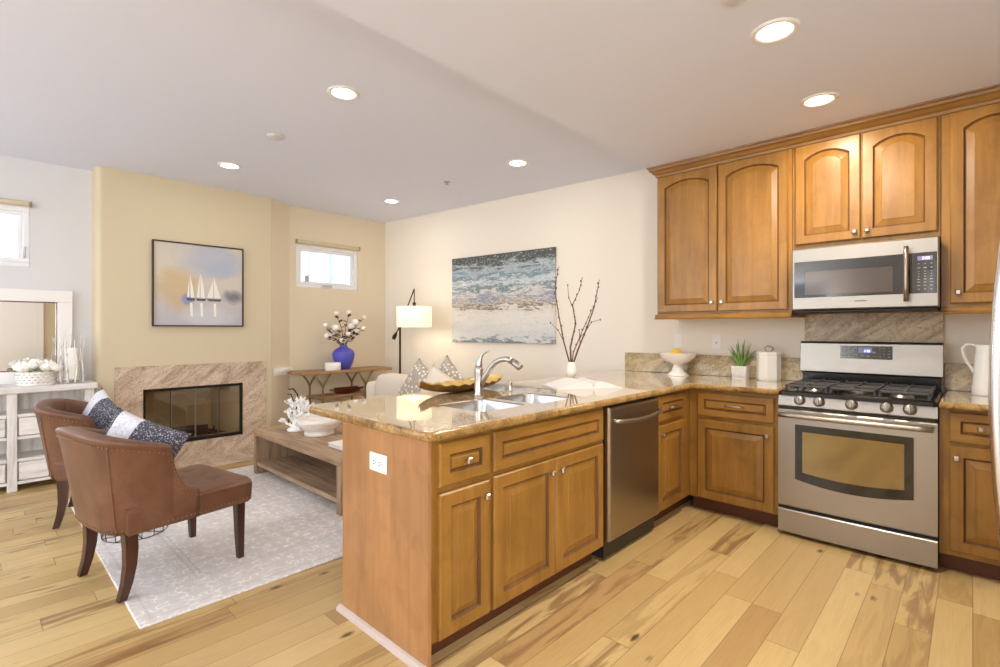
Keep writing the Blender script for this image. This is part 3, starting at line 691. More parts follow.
part('lever', MB().tube([(fx, fy, 1.078), (fx+.002, fy, 1.098), (fx+.004, fy+.0, 1.115), (fx+.012, fy+.004, 1.14), (fx+.03, fy+.008, 1.163), (fx+.055, fy+.013, 1.176), (fx+.07, fy+.016, 1.179)], [.02, .021, .018, .011, .008, .007, .0045], 12), M['chrome'], r)
single('air_gap', MB().lathe([(.024, 0), (.024, .004), (.02, .006), (.02, .05), (.017, .055), (0, .056)], (-2.13, 2.335, .92), 20), M['chrome'], 'short chrome cylinder air gap cap right of the faucet', 'air gap')
single('hole_cover', MB().lathe([(.022, 0), (.021, .005), (.012, .009), (0, .01)], (-2.07, 2.2, .92), 18), M['chrome'], 'small flat chrome hole cover between faucet and air gap', 'hole cover')

# ------------------------------------------------------------------ stove
r = thing('range', 'stainless steel gas range with five knobs and black cooktop', 'stove', (-.52, 3.88, 0))
RX0, RX1 = -.903, -.136
part('body', MB().box(RX0+.004, RX1-.004, 3.575, 4.215, .03, .885), M['dark_plastic'], r)
for x in (RX0+.05, RX1-.05):
    for y in (3.63, 4.15): part('foot', MB().lathe([(.018, 0), (.018, .028), (.01, .031)], (x, y, 0), 10), M['black'], r)
def curved_front(m_, z0, z1, y, bow, x0=RX0, x1=RX1, back=3.575, n=20, b=.006):
    lo_ = []
    for i in range(n+1):
        u_ = i/n; x = x0+(x1-x0)*u_; e = 1-(2*u_-1)**2; yy = y-bow*e; k = b if 0 < i < n else b
        lo_.append([(x, back, z0), (x, yy+k, z0), (x, yy, z0+k), (x, yy, z1-k), (x, yy+k, z1), (x, back, z1)])
    return m_.loft(lo_, 0, False)
dw = part('drawer', curved_front(MB(), .022, .17, 3.54, .006), M['steel'], r)
od = part('oven_door', curved_front(MB(), .19, .80, 3.54, .006), M['steel'], r)
# window: black surround with an arched-down lower edge and inner pane coloured by a painted floor reflection
def win_poly(x0, x1, z0, z1, sag, n=16): return [(x1, z1), (x0, z1)]+[(x0+(x1-x0)*i/n, z0-sag*(1-(2*i/n-1)**2)) for i in range(n+1)]
part('window_surround', MB().prism(win_poly(-.805, -.234, .372, .712, .034), 3.526, 3.56, 'Y'), M['black_glass'], od)
part('window_glass', MB().prism(win_poly(-.765, -.274, .42, .67, .02), 3.524, 3.55, 'Y'), M['oven_glass'], od)
hb = MB().tube([(-.885+.735*i/12, 3.472-.012*(1-(i/6-1)**2), .772) for i in range(13)], .0145, 12)
for x in (-.875, -.16): hb.tube([(x, 3.55, .772), (x, 3.474, .772)], .011, 10)
part('handle', hb, M['steel'], od)
part('vent_strip', MB().box(RX0+.01, RX1-.01, 3.548, 3.57, .802, .818), M['black_enamel'], r)
cp = part('control_panel', MB().prism([(3.574, .82), (3.546, .82), (3.54, .826), (3.556, .892), (3.60, .896)], RX0, RX1, 'X'), M['steel'], r)
for x in (-.785, -.681, -.517, -.353, -.251):
    k = MB(); k.x = Matrix.Translation((x, 3.547, .862)) @ Matrix.Rotation(math.radians(76), 4, 'X')
    k.lathe([(.031, 0), (.031, .004), (.026, .006), (.0255, .022), (.022, .027), (0, .027)], (0, 0, 0), 26)
    kb = part('knob', k, M['steel'], r)
    g_ = MB(); g_.x = k.x; g_.box(-.005, .005, -.024, .024, .024, .036, .003)
    part('knob_grip', g_, M['chrome'], kb)
ct = MB().loft([rr(RX0, RX1, 3.535, 4.215, .02, .888, 4), rr(RX0, RX1, 3.535, 4.215, .02, .91, 4), rr(RX0+.012, RX1-.012, 3.55, 4.2, .02, .918, 4), rr(RX0+.035, RX1-.035, 3.585, 4.17, .02, .908, 4)], 0, False)
part('cooktop', ct, M['black_enamel'], r)
for x, y, q_ in ((-.74, 3.72, .042), (-.74, 4.03, .034), (-.52, 3.88, .05), (-.30, 3.72, .046), (-.30, 4.03, .034)):
    bb = part('burner', MB().lathe([(q_+.012, .906), (q_+.01, .916), (q_, .918), (q_, .924), (0, .925)], (x, y, 0), 22), M['chrome'], r)
    part('burner_cap', MB().lathe([(q_*.8, .9245), (q_*.82, .93), (q_*.7, .934), (0, .935)], (x, y, 0), 22), M['iron'], bb)
for x0, x1 in ((-.875, -.645), (-.635, -.405), (-.395, -.165)):
    g_ = MB(); y0, y1 = 3.59, 4.165
    for y in (y0, (y0+y1)/2-.007, y1-.014): g_.box(x0, x1, y, y+.014, .938, .953, .003)
    for x in (x0, x1-.013): g_.box(x, x+.013, y0, y1, .938, .953, .003)
    xm = (x0+x1)/2
    g_.box(xm-.006, xm+.006, y0+.01, y1-.01, .942, .957, .003)
    for y in (3.72, 4.03): g_.box(x0+.01, x1-.01, y-.006, y+.006, .942, .957, .003)
    for x in (x0, x1-.013):
        for y in (y0, y1-.014, (y0+y1)/2-.007): g_.box(x, x+.013, y, y+.014, .9, .94, .002)
    part('grate', g_, M['iron'], r)
bgd = part('backguard', MB().prism([(4.13, 1.0), (4.115, 1.01), (4.13, 1.205), (4.14, 1.212), (4.22, 1.212), (4.22, 1.0)], RX0-.002, RX1+.002, 'X'), M['steel'], r)
part('backguard_base', MB().box(RX0+.012, RX1-.008, 4.14, 4.21, .905, 1.0, .004), M['black_enamel'], r)
part('backguard_cap', MB().box(RX0-.004, RX1+.004, 4.128, 4.224, 1.2125, 1.219, .002), M['black'], r)
def panel_face(parent, x0, x1, z0, z1, yl, cols, rows, mb_extra=None):
    pn = part('touch_panel', MB().prism([(yl(z0)+.004, z0), (yl(z0), z0), (yl(z1), z1), (yl(z1)+.004, z1)], x0, x1, 'X'), M['black_glass'], parent)
    return pn
yb = lambda z: 4.115+(z-1.01)/.195*.015-.002
pn = panel_face(bgd, -.665, -.38, 1.105, 1.193, yb, 0, 0)
bt = MB()
def btn(m_, x, z, w_, h_, yl): m_.box(x-w_/2, x+w_/2, yl(z)-.0012, yl(z)+.001, z-h_/2, z+h_/2)
for x in (-.65, -.628, -.604, -.58):
    for z in (1.18, 1.158, 1.128): btn(bt, x, z, .014, .007 if z != 1.158 else .004, yb)
for x in (-.445, -.421, -.397):
    for z in (1.178, 1.16, 1.142, 1.122): btn(bt, x, z, .008, .004, yb)
for x in (-.54, -.51, -.475): btn(bt, x, 1.126, .02, .004, yb)
btn(bt, -.478, 1.15, .018, .012, yb)
part('panel_buttons', bt, M['button'], pn)
dp = part('display', MB().box(-.562, -.49, yb(1.165)-.0015, yb(1.165)+.002, 1.146, 1.184), M['display'], pn)
SEG = {0: 'abcdef', 1: 'bc', 2: 'abged', 3: 'abgcd', 5: 'afgcd', 8: 'abcdefg'}
def digits(m_, text, x, z, h_, y):
    w_ = h_*.5; tk = h_*.16
    for ch_ in text:
        if ch_ == ':':
            for dz in (.3, .7): m_.box(x, x+tk, y-.001, y, z+h_*dz-tk/2, z+h_*dz+tk/2)
            x += tk*2.2; continue
        R_ = dict(a=(0, w_, h_-tk, h_), d=(0, w_, 0, tk), g=(0, w_, h_/2-tk/2, h_/2+tk/2), f=(0, tk, h_/2, h_), b=(w_-tk, w_, h_/2, h_), e=(0, tk, 0, h_/2), c=(w_-tk, w_, 0, h_/2))
        for q_ in SEG[int(ch_)]: m_.box(x+R_[q_][0], x+R_[q_][1], y-.001, y, z+R_[q_][2], z+R_[q_][3])
        x += w_*1.4
    return m_
part('display_digits', digits(MB(), '2:00', -.53, 1.152, .014, yb(1.16)-.0016), M['digit'], dp)
part('maker_mark', MB().box(-.535, -.495, yb(1.05)-.001, yb(1.05)+.001, 1.067, 1.071), M['button'], bgd)

# ------------------------------------------------------------------ microwave
r = thing('microwave', 'stainless over-the-range microwave hung under the short upper cabinet', 'microwave', (-.51, 4.0, 1.425))
MX0, MX1, MY = -.884, -.137, 3.78
part('body', MB().box(MX0+.004, MX1-.004, MY+.03, WK-.025, 1.428, 1.832, .004), M['dark_plastic'], r)
part('front_frame', MB().loft([[(MX0, MY+.03, 1.432), (MX1, MY+.03, 1.432), (MX1, MY+.03, 1.838), (MX0, MY+.03, 1.838)], [(MX0, MY+.008, 1.432), (MX1, MY+.008, 1.432), (MX1, MY+.008, 1.838), (MX0, MY+.008, 1.838)],
     [(MX0+.008, MY, 1.44), (MX1-.008, MY, 1.44), (MX1-.008, MY, 1.83), (MX0+.008, MY, 1.83)]], 0, False), M['steel'], r)
dg = part('door_glass', MB().box(MX0+.018, -.262, MY-.004, MY+.006, 1.513, 1.749, .002), M['black_glass'], r)
part('inner_window', MB().box(-.806, -.346, MY-.0055, MY, 1.528, 1.682, .001), M['mw_glass'], dg)
hm = MB().tube([(-.282, MY-.045, 1.468), (-.282, MY-.052, 1.55), (-.282, MY-.054, 1.63), (-.282, MY-.052, 1.71), (-.282, MY-.045, 1.787)], .0125, 12)
for z in (1.482, 1.772): hm.cyl((-.282, MY, z), (-.282, MY-.047, z), .009, 10)
part('handle', hm, M['steel_y'], r)
ym = lambda z: MY-.003
cpn = part('touch_panel', MB().box(-.262, -.148, MY-.004, MY+.006, 1.513, 1.749, .002), M['black_glass'], r)
bt = MB()
for x in (-.228, -.2, -.172):
    for i, z in enumerate((1.684, 1.66, 1.64, 1.625, 1.61, 1.594, 1.577, 1.558, 1.536)):
        btn(bt, x, z, .014 if i in (1, 5, 6, 7) else .006, .004, lambda z: MY-.004)
part('panel_buttons', bt, M['button'], cpn)
dp = part('display', MB().box(-.234, -.166, MY-.0058, MY, 1.703, 1.727), M['display'], cpn)
part('display_digits', digits(MB(), '2:00', -.212, 1.708, .014, MY-.0059), M['digit'], dp)
part('maker_mark', MB().box(-.535, -.475, MY-.0012, MY+.001, 1.478, 1.483), M['dark_plastic'], r)
part('underside_grille', MB().box(MX0+.01, MX1-.01, MY+.01, WK-.1, 1.414, 1.428, .003), M['black'], r)

# ------------------------------------------------------------------ upper cabinets
UF = ('Y', 3.88)
def upper(label, x0, x1, z0, doors, rail=True):
    r = thing('upper_cabinet', label, 'cabinet', ((x0+x1)/2, 4.06, z0), 'upper cabinets')
    part('carcass', MB().box(x0, x1, 3.88, WK-.001, z0, 2.56, .001), M['cab'], r)
    for a0, a1, c0, c1, kx, kz in doors:
        do_ = front('door', r, CABM, UF, a0, a1, c0, c1, .044); knob(do_, UF, kx, kz)
    if rail:
        part('light_rail', MB().prism([(3.885, z0-.006), (3.855, z0-.006), (3.853, z0+.004), (3.862, z0+.012), (3.866, z0+.03), (3.879, z0+.034)], x0-(.012 if x0 < -1 else 0), x1, 'X'), M['cab_x'], r)
    return r
upper('tall double door upper cabinet left of the microwave', -1.886, -.903, 1.392, [(-1.872, -1.405, 1.442, 2.545, -1.436, 1.51), (-1.395, -.926, 1.442, 2.545, -1.362, 1.51)])
upper('short double door upper cabinet above the microwave', -.901, -.136, 1.842, [(-.882, -.517, 1.878, 2.545, -.546, 1.925), (-.510, -.148, 1.878, 2.545, -.481, 1.925)], False)
upper('tall upper cabinet right of the microwave at the picture edge', -.134, .62, 1.40, [(-.095, .26, 1.452, 2.545, -.061, 1.515), (.268, .612, 1.452, 2.545, .3, 1.515)])
# crown moulding runs round the left end and along the front
prof = [(.0, 2.548), (.008, 2.55), (.012, 2.566), (.024, 2.574), (.036, 2.592), (.05, 2.60), (.054, 2.616), (.064, 2.62), (.066, 2.6295), (.0, 2.6295)]
cm = MB(); lo = []
for px_, py_, dx_, dy_ in ((-1.887, WK-.001, -1, 0), (-1.887, 3.879, -1, -1), (.62, 3.879, 0, -1)):
    lo.append([(px_+dx_*o_, py_+dy_*o_, z) for o_, z in prof])
cm.loft(lo, 0, False)
single('crown_moulding', cm, M['crown'], 'long wooden crown moulding along the top of the upper cabinets', 'moulding')

# ------------------------------------------------------------------ refrigerator at the right edge
r = thing('refrigerator', 'stainless refrigerator with bowed door edge at the right picture edge', 'refrigerator', (.52, 1.95, 0))
part('body', MB().box(.19, .93, 1.52, 2.40, .02, 1.76, .01), M['grey_side'], r)
fd_ = MB(); lo = []
for i in range(21):
    u_ = i/20; z = .62+1.12*u_; e = 1-(2*u_-1)**2
    lo.append([(.185, 1.53, z), (.12, 1.53, z), (.105, 1.56, z), (.1, 1.95, z), (.105, 2.36, z), (.12, 2.39, z), (.185, 2.39, z)])
fd_.loft(lo, 0, True); part('door', fd_, M['fridge'], r)
part('freezer_drawer', MB().box(.11, .185, 1.53, 2.39, .06, .605, .012), M['fridge'], r)
hl = []
for i in range(25):
    z = .62+1.01*i/24; x = .058+.123*(z-1.127)**2; hl.append([(x+.026*math.cos(2*PI*a/18), 1.97+.016*math.sin(2*PI*a/18), z) for a in range(18)])
hm = MB().loft(hl, 0, True)
for z in (.66, 1.59): hm.cyl((.075, 1.97, z), (.106, 1.97, z), .011, 10)
part('handle', hm, M['fridge'], r)
for x in (.25, .87):
    for y in (1.6, 2.32): part('foot', MB().lathe([(.02, 0), (.02, .022)], (x, y, 0), 10), M['black'], r)

# ------------------------------------------------------------------ counter-top things
FSX, FSY = -1.80, 4.075
single('fruit_stand', MB().lathe([(.088, 0), (.09, .006), (.075, .014), (.05, .04), (.038, .075), (.036, .09), (.06, .1), (.105, .12), (.138, .15), (.153, .183), (.155, .187), (.15, .188), (.132, .155), (.1, .13), (.05, .112), (0, .11)], (FSX, FSY, .92), 40),
       M['porcelain'], 'white porcelain footed fruit stand on the corner counter', 'fruit stand')
lm = MB(); lm.lathe([(0, -.052), (.008, -.05), (.02, -.043), (.036, -.022), (.041, 0), (.036, .022), (.02, .042), (.008, .049), (0, .052)], (0, 0, 0), 20)
for i in range(len(lm.v)): p = lm.v[i]; lm.v[i] = Vector((FSX-.012+p.z, FSY-.01+p.x*.99, .92+.186+p.y))
single('lemon', lm, M['lemon'], 'yellow lemon lying in the white fruit stand', 'lemon')
# aloe in a ribbed square pot
r = thing('potted_aloe', 'small green aloe in a white textured pot beside the canister', 'potted plant', (-1.325, 4.155, .92))
ax_, ay_ = -1.325, 4.155
pm = MB().loft([rr(ax_-.052, ax_+.052, ay_-.052, ay_+.052, .012, .92, 3), rr(ax_-.058, ax_+.058, ay_-.058, ay_+.058, .012, 1.02, 3), rr(ax_-.05, ax_+.05, ay_-.05, ay_+.05, .01, 1.02, 3), rr(ax_-.05, ax_+.05, ay_-.05, ay_+.05, .01, 1.0, 3)], 0, False)
for i in range(5):
    for sgn in (-1, 1):
        x = ax_-.04+.02*i
        pm.tube([(x, ay_-.0545, .93), (x+.018*sgn*.5, ay_-.0575, .97), (x, ay_-.059, 1.01)], .0022, 5)
part('pot', pm, M['matte_white'], r)
part('soil', MB().box(ax_-.05, ax_+.05, ay_-.05, ay_+.05, .985, 1.004), M['soil'], r)
rnd = random.Random(3)
for i, (ang, lean, ln) in enumerate([(2.9, .5, .19), (.3, .55, .18), (3.6, .34, .2), (5.2, .25, .21), (1.2, .15, .24), (4.4, .12, .23), (.0, .3, .21), (2.2, .25, .2), (5.9, .45, .15), (3.2, .7, .13), (4.0, .5, .14), (.8, .38, .17), (2.6, .4, .17), (5.5, .15, .22), (3.4, .1, .2), (.5, .6, .14)]):
    pts = []; rd = []
    for k in range(7):
        u_ = k/6; o_ = math.sin(lean)*ln*u_*(.6+.5*u_)+.012
        pts.append((ax_+math.cos(ang)*o_, ay_+math.sin(ang)*o_*.8, 1.0+math.cos(lean*(.5+.6*u_))*ln*u_)); rd.append(.0175*(1-u_**1.6)+.0008)
    part('leaf', MB().tube(pts, rd, 7, fl=.5), M['aloe'], r)
# faceted canister with wooden ring
r = thing('canister', 'white faceted ceramic canister with a wooden ring handle left of the stove', 'canister', (-1.122, 4.145, .92))
cx_, cy_ = -1.122, 4.145
def octo(rad, z): return [(cx_+rad*math.cos(PI/8*0+PI/4*i+.12), cy_+rad*.85*math.sin(PI/4*i+.12), z) for i in range(8)]
part('jar', MB().loft([octo(.078, .92), octo(.084, .93), octo(.084, 1.10), octo(.08, 1.108)], 0, False), M['matte_white'], r)
lid = part('lid', MB().loft([octo(.081, 1.1085), octo(.084, 1.112), octo(.084, 1.128), octo(.075, 1.136)], 0, False), M['matte_white'], r)
part('ring_handle', MB().tube([(cx_+.028*math.cos(a), cy_, 1.157+.022*math.sin(a)) for a in [2*PI*i/20 for i in range(21)]], .0045, 8), M['gold_wood'], lid)
# pitcher
r = thing('pitcher', 'tall white ceramic pitcher with loop handle right of the stove', 'pitcher', (.06, 4.06, .92))
qx, qy = .06, 4.06
part('body', MB().lathe([(.066, 0), (.067, .004), (.067, .05), (.064, .056), (.056, .2), (.05, .27), (.052, .295), (.048, .296), (.045, .27), (.05, .1), (0, .06)], (qx, qy, .92), 32), M['porcelain'], r)
part('handle', MB().tube([(qx-.045, qy-.005, 1.2), (qx-.065, qy-.01, 1.216), (qx-.09, qy-.015, 1.214), (qx-.105, qy-.02, 1.19), (qx-.102, qy-.02, 1.155), (qx-.085, qy-.015, 1.11), (qx-.066, qy-.01, 1.075), (qx-.058, qy-.005, 1.05)], .0078, 9), M['porcelain'], r)
part('spout', MB().tube([(qx+.03, qy, 1.19), (qx+.05, qy, 1.205), (qx+.066, qy, 1.222)], [.02, .016, .008], 10), M['porcelain'], r)

def outlet_y(x, z, y, label, kind):
    r = thing('wall_outlet' if kind != 'jack' else 'wall_jack', label, 'outlet', (x, y, z))
    part('plate', MB().box(x-.036, x+.036, y-.007, y-.0005, z-.06, z+.06, .003), M['white_trim'], r)
    if kind == 'jack':
        part('jack_hole', MB().lathe([(.006, 0), (.006, .004), (0, .0045)], (0, 0, 0), 12) if False else MB().box(x-.005, x+.005, y-.0085, y-.006, z-.005, z+.005, .001), M['black'], r)
    else:
        part('socket_face', MB().box(x-.017, x+.017, y-.0095, y-.006, z-.034, z+.034, .002), M['matte_white'], r)
outlet_y(-1.872, 1.205, WK, 'white wall outlet behind the fruit stand', 'outlet')
outlet_y(-1.545, 1.195, WK, 'white cover plate with one dark hole left of the aloe', 'jack')
r = thing('panel_outlet', 'white wall outlet set sideways on the peninsula end panel', 'outlet', (-1.85, 1.185, .735))
part('plate', MB().box(-1.888, -1.761, 1.177, 1.1855, 0.700, 0.778, .003), M['white_trim'], r)
sf = part('socket_face', MB().box(-1.868, -1.781, 1.174, 1.178, 0.721, 0.757, .002), M['vinyl'], r)
sl = MB()
for x in (-1.848, -1.805):
    for dz in (-.006, .006): sl.box(x-.006, x+.006, 1.1733, 1.1745, 0.739+dz-.0015, 0.739+dz+.0015)
    sl.box(x+.012, x+.016, 1.1733, 1.1745, 0.737, 0.741)
part('slots', sl, M['dark_plastic'], sf)

# leaf-shaped tray
tx, ty = -2.315, 2.115
def tray_pt(u_, v_, off=0.0):
    a = 2*u_-1; b_ = 2*v_-1
    w_ = .012+.1*(1-abs(a)**2.4)**.8
    z = .9265+.05*b_*b_*(1-.35*abs(a))+.048*abs(a)**3+.005*abs(b_)**4*math.sin(26*a+2*b_)
    yy = ty+a*.345
    return (tx+b_*w_*(1.0+.05*math.sin(23*a)*abs(b_)**3), yy, z-off)
r = thing('leaf_tray', 'long bronze leaf-shaped tray with wavy gold rim behind the faucet', 'tray', (tx, ty, .92))
tm = MB().grid(lambda u_, v_: tray_pt(u_, v_), 48, 12)
part('gold_lining', tm, M['gold'], r)
part('outer_shell', MB().grid(lambda u_, v_: tray_pt(u_, v_, .006), 48, 12), M['tray_out'], r)

# open book
r = thing('open_book', 'open white book lying face up on the peninsula counter', 'book', (-1.9, 2.85, .92))
e1 = Vector((-.838, .546, 0)); e2 = Vector((.546, .838, 0)); S0 = Vector((-1.772, 2.752, .92))
def bookpt(a, b_, z): return S0+e1*a+e2*b_+Vector((0, 0, z))
part('cover', MB().add([bookpt(a, b_, z) for z in (.0005, .004) for a, b_ in ((-.005, -.245), (.31, -.245), (.31, .2), (-.005, .2))], [(0, 1, 2, 3), (4, 5, 6, 7), (0, 1, 5, 4), (1, 2, 6, 5), (2, 3, 7, 6), (3, 0, 4, 7)]), M['paper'], r)
for sg, w_ in ((-1, .24), (1, .195)):
    pts = []
    for i in range(15):
        u_ = i/14; pts.append((sg*u_*w_, .006+.046*math.sin(PI*min(1, u_*1.02)**.55)*(1-u_*.35)))
    bot = [(sg*u_*w_, .0045) for u_ in [1-i/14 for i in range(15)]]
    lp = pts+bot
    part('pages', MB().loft([[bookpt(0.0, b_, z) for b_, z in lp], [bookpt(.305, b_, z) for b_, z in lp]], 0, False), M['paper'], r)
    if sg > 0:
        ph = []
        for i in range(3, 10): ph.append(pts[i])
        part('page_picture', MB().add([bookpt(a, b_, z+.0012) for a in (.06, .24) for b_, z in ph], [(i, i+1, 7+i+1, 7+i) for i in range(6)], 0, True), M['page_photo'], r)

# white vase with twigs
vx, vy = -2.335, 3.30
single('bud_vase', MB().lathe([(.026, 0), (.028, .012), (.034, .016), (.045, .03), (.046, .05), (.04, .09), (.031, .115), (.03, .125), (.026, .125), (.024, .1), (.0, .06)], (vx, vy, .92), 28),
       M['porcelain'], 'white bud vase on the counter behind the open book', 'vase')
def twig(pts, r0, label, sides):
    r = thing('twig_branch', label, 'branch', (vx, vy, 1.0), 'bare twigs in the white vase')
    P_ = [Vector(p) for p in pts]
    part('stem', MB().tube(P_, [1.5*r0*(1-.7*i/(len(P_)-1)) for i in range(len(P_))], 6), M['twig'], r)
    k = 0; spots = []
    for i in range(1, len(P_)-1):
        for f_ in (0, .33, .66):
            k += 1; spots.append(P_[i].lerp(P_[i+1], f_)+Vector((math.cos(k*2.4), math.sin(k*2.4), .5))*.006)
    for sp_ in sides:
        part('side_twig', MB().tube([Vector(q_) for q_ in sp_], [.0034, .0026, .0016][:len(sp_)], 5), M['twig'], r)
        spots += [Vector(q_) for q_ in sp_[1:]]
    for p in spots: part('bud', MB().sphere(p, (.006, .006, .009), 6, 4), M['bud'], r)
    return r
B0 = (vx, vy, 1.0)
twig([B0, (-2.345, 3.30, 1.16), (-2.30, 3.31, 1.35), (-2.33, 3.31, 1.5), (-2.27, 3.32, 1.62), (-2.25, 3.33, 1.72)], .005, 'middle bare twig in the white vase, curving up to the right', [[(-2.33, 3.31, 1.48), (-2.36, 3.3, 1.56), (-2.37, 3.3, 1.66)]])
twig([(vx-.005, vy, 1.0), (-2.40, 3.29, 1.2), (-2.44, 3.28, 1.4), (-2.48, 3.28, 1.6), (-2.47, 3.28, 1.72), (-2.44, 3.28, 1.82)], .0042, 'leftmost tall bare twig in the white vase', [[(-2.41, 3.29, 1.22), (-2.46, 3.29, 1.3), (-2.53, 3.28, 1.36)]])
twig([(vx+.006, vy, 1.0), (-2.28, 3.31, 1.14), (-2.20, 3.32, 1.32), (-2.14, 3.33, 1.48), (-2.12, 3.34, 1.6), (-2.10, 3.34, 1.69)], .005, 'rightmost bare twig in the white vase, leaning over the backsplash', [[(-2.22, 3.32, 1.28), (-2.16, 3.32, 1.36), (-2.08, 3.32, 1.38)], [(-2.26, 3.31, 1.2), (-2.26, 3.3, 1.3)]])
twig([(vx, vy+.006, 1.0), (-2.33, 3.32, 1.12), (-2.26, 3.35, 1.3), (-2.2, 3.38, 1.45), (-2.15, 3.4, 1.56)], .0035, 'thin short bare twig between the taller ones in the white vase', [[(-2.28, 3.34, 1.24), (-2.24, 3.35, 1.28)]])

# ------------------------------------------------------------------ living room: pictures
r = thing('seascape_painting', 'large unframed blue and white seascape canvas on the living room wall', 'painting', (0, 0, 0))
part('canvas', MB().box(-.732, .732, -.035, -.002, 0, 1.005, .003), M['sea'], r)
mx_ = -3.875; r.location = (mx_, WL+(mx_+5.90)*math.tan(LA), 1.156); r.rotation_euler = (0, 0, LA)
r = thing('sailboat_painting', 'square painting of three white sailboats above the fireplace', 'painting', (FX, 1.597, 1.336))
Y0, Y1, Z0, Z1 = 1.187, 2.007, 1.336, 2.168
fm = MB()
for b in ((Y0, Y1, Z0, Z0+.012), (Y0, Y1, Z1-.012, Z1), (Y0, Y0+.012, Z0+.012, Z1-.012), (Y1-.012, Y1, Z0+.012, Z1-.012)): fm.box(FX+.002, FX+.04, *b, .002)
part('frame', fm, M['bronze'], r)
cb = MB().box(FX+.004, FX+.026, Y0+.012, Y1-.012, Z0+.012, Z1-.012, 0, 0)
def pp_(fy_, fz_): return (Y0+.012+fy_*.796, Z1-.012-fz_*.808)
xs_ = FX+.0265
def shape(pts, mi): cb.prism([pp_(*p) for p in pts], FX+.0262, FX+.0268, 'X', mi)
for bx, hz_, sw, hl in ((.395, .35, .06, .055), (.51, .32, .07, .065), (.665, .37, .12, .095)):
    shape([(bx-.01, hz_+.02), (bx+sw*.35, hz_+.18), (bx+sw*.6, .655), (bx-.005, .655)], 1)
    shape([(bx-.018, hz_+.06), (bx-.018, .65), (bx-sw*.75, .65)], 1)
    shape([(bx-hl, .665), (bx+hl*.9, .665), (bx+hl*.7, .695), (bx-hl*.7, .695)], 2)
    shape([(bx-.012, .72), (bx+.016, .72), (bx+.02, .9), (bx-.006, .88)], 1)
part('canvas', cb, [M['haze'], M['sail'], M['hull']], r)

# ------------------------------------------------------------------ fireplace
r = thing('fireplace', 'granite-faced fireplace with glass doors below the sailboat painting', 'fireplace', (FX, 1.57, 0))
sx0, sx1 = FX+.001, FX+.022
sm_ = MB().box(sx0, sx1, .903, 1.116, 0.0, .955).box(sx0, sx1, 2.007, 2.248, 0.0, .955).box(sx0, sx1, 1.116, 2.007, .735, .955).box(sx0, sx1, 1.116, 2.007, 0.0, .18)
part('surround', sm_, M['granite_wall'], r)
part('hearth', MB().box(sx1+.001, -5.22, .88, 2.27, 0.0005, .012, .003), M['granite_wall'], r)
fb = MB().box(-6.32, -6.3, 1.2, 1.92, .16, .76, 0, 0).box(-6.3, FX-.002, 1.118, 2.005, .165, .179, 0, 1).box(-6.3, FX-.002, 1.118, 2.005, .736, .75, 0, 1)
fb.prism([(FX-.002, 1.118), (-6.3, 1.25), (-6.3, 1.23), (FX-.002, 1.1165)], .179, .736, 'Z', 0).prism([(FX-.002, 2.005), (-6.3, 1.87), (-6.3, 1.89), (FX-.002, 2.0065)], .179, .736, 'Z', 0)
part('firebox', fb, [M['fire_brick'], M['fire_dark']], r)
fm = MB()
for b in ((1.118, 2.005, .182, .212), (1.118, 2.005, .708, .733), (1.118, 1.134, .212, .708), (1.989, 2.005, .212, .708)): fm.box(FX-.03, FX+.012, *b, .003)
part('door_frame', fm, M['fire_frame'], r)
for i in range(4):
    y0 = 1.136+i*.2135
    p_ = part('glass_door', MB().box(FX-.012, FX-.007, y0, y0+.211, .214, .706), M['smoked'], r)
    e_ = MB()
    for y in (y0, y0+.206): e_.box(FX-.014, FX-.004, y, y+.005, .214, .706)
    part('door_edge', e_, M['fire_frame'] if i in (0, 3) else M['chrome'], p_)
gt = MB()
for i in range(6):
    y = 1.36+.08*i; gt.tube([(FX-.1, y, .29), (FX-.105, y, .22), (FX-.16, y, .215), (FX-.42, y, .215), (FX-.44, y, .26)], .007, 6)
gt.cyl((FX-.15, 1.33, .207), (FX-.15, 1.79, .207), .007, 6).cyl((FX-.38, 1.33, .207), (FX-.38, 1.79, .207), .007, 6)
for y in (1.34, 1.78):
    for dx_ in (.15, .38): gt.cyl((FX-dx_, y, .179), (FX-dx_, y, .207), .006, 6)
part('log_grate', gt, M['black'], r)
for (a, b_, q_) in (((FX-.2, 1.38, .252), (FX-.24, 1.74, .25), .03), ((FX-.32, 1.42, .25), (FX-.3, 1.76, .254), .028)):
    part('log', MB().tube([a, Vector(a).lerp(Vector(b_), .5)+Vector((0, 0, .006)), b_], [q_, q_*1.05, q_*.9], 10), M['log'], r)
# black cord hanging in the corner beside the chimney
single('power_cord', MB().tube([(-5.70, 2.50, .62), (-5.62, 2.52, .63), (-5.56, 2.54, .57), (-5.56, 2.54, .45), (-5.6, 2.52, .32), (-5.65, 2.49, .16), (-5.68, 2.44, .03), (-5.62, 2.40, .008)], .008, 7)
       .tube([(-5.70, 2.49, .56), (-5.64, 2.5, .57), (-5.6, 2.51, .5), (-5.61, 2.5, .38), (-5.66, 2.46, .2), (-5.66, 2.42, .008)], .006, 7), M['cable'], 'black cord looped in the corner right of the fireplace', 'cord')

# ------------------------------------------------------------------ rug
rug = single('area_rug', MB().box(-5.0, -2.62, .5, 2.75, .0006, .011, .004), M['rug'], 'large pale grey damask rug under the armchairs and coffee table', 'rug')
RZ = .0115

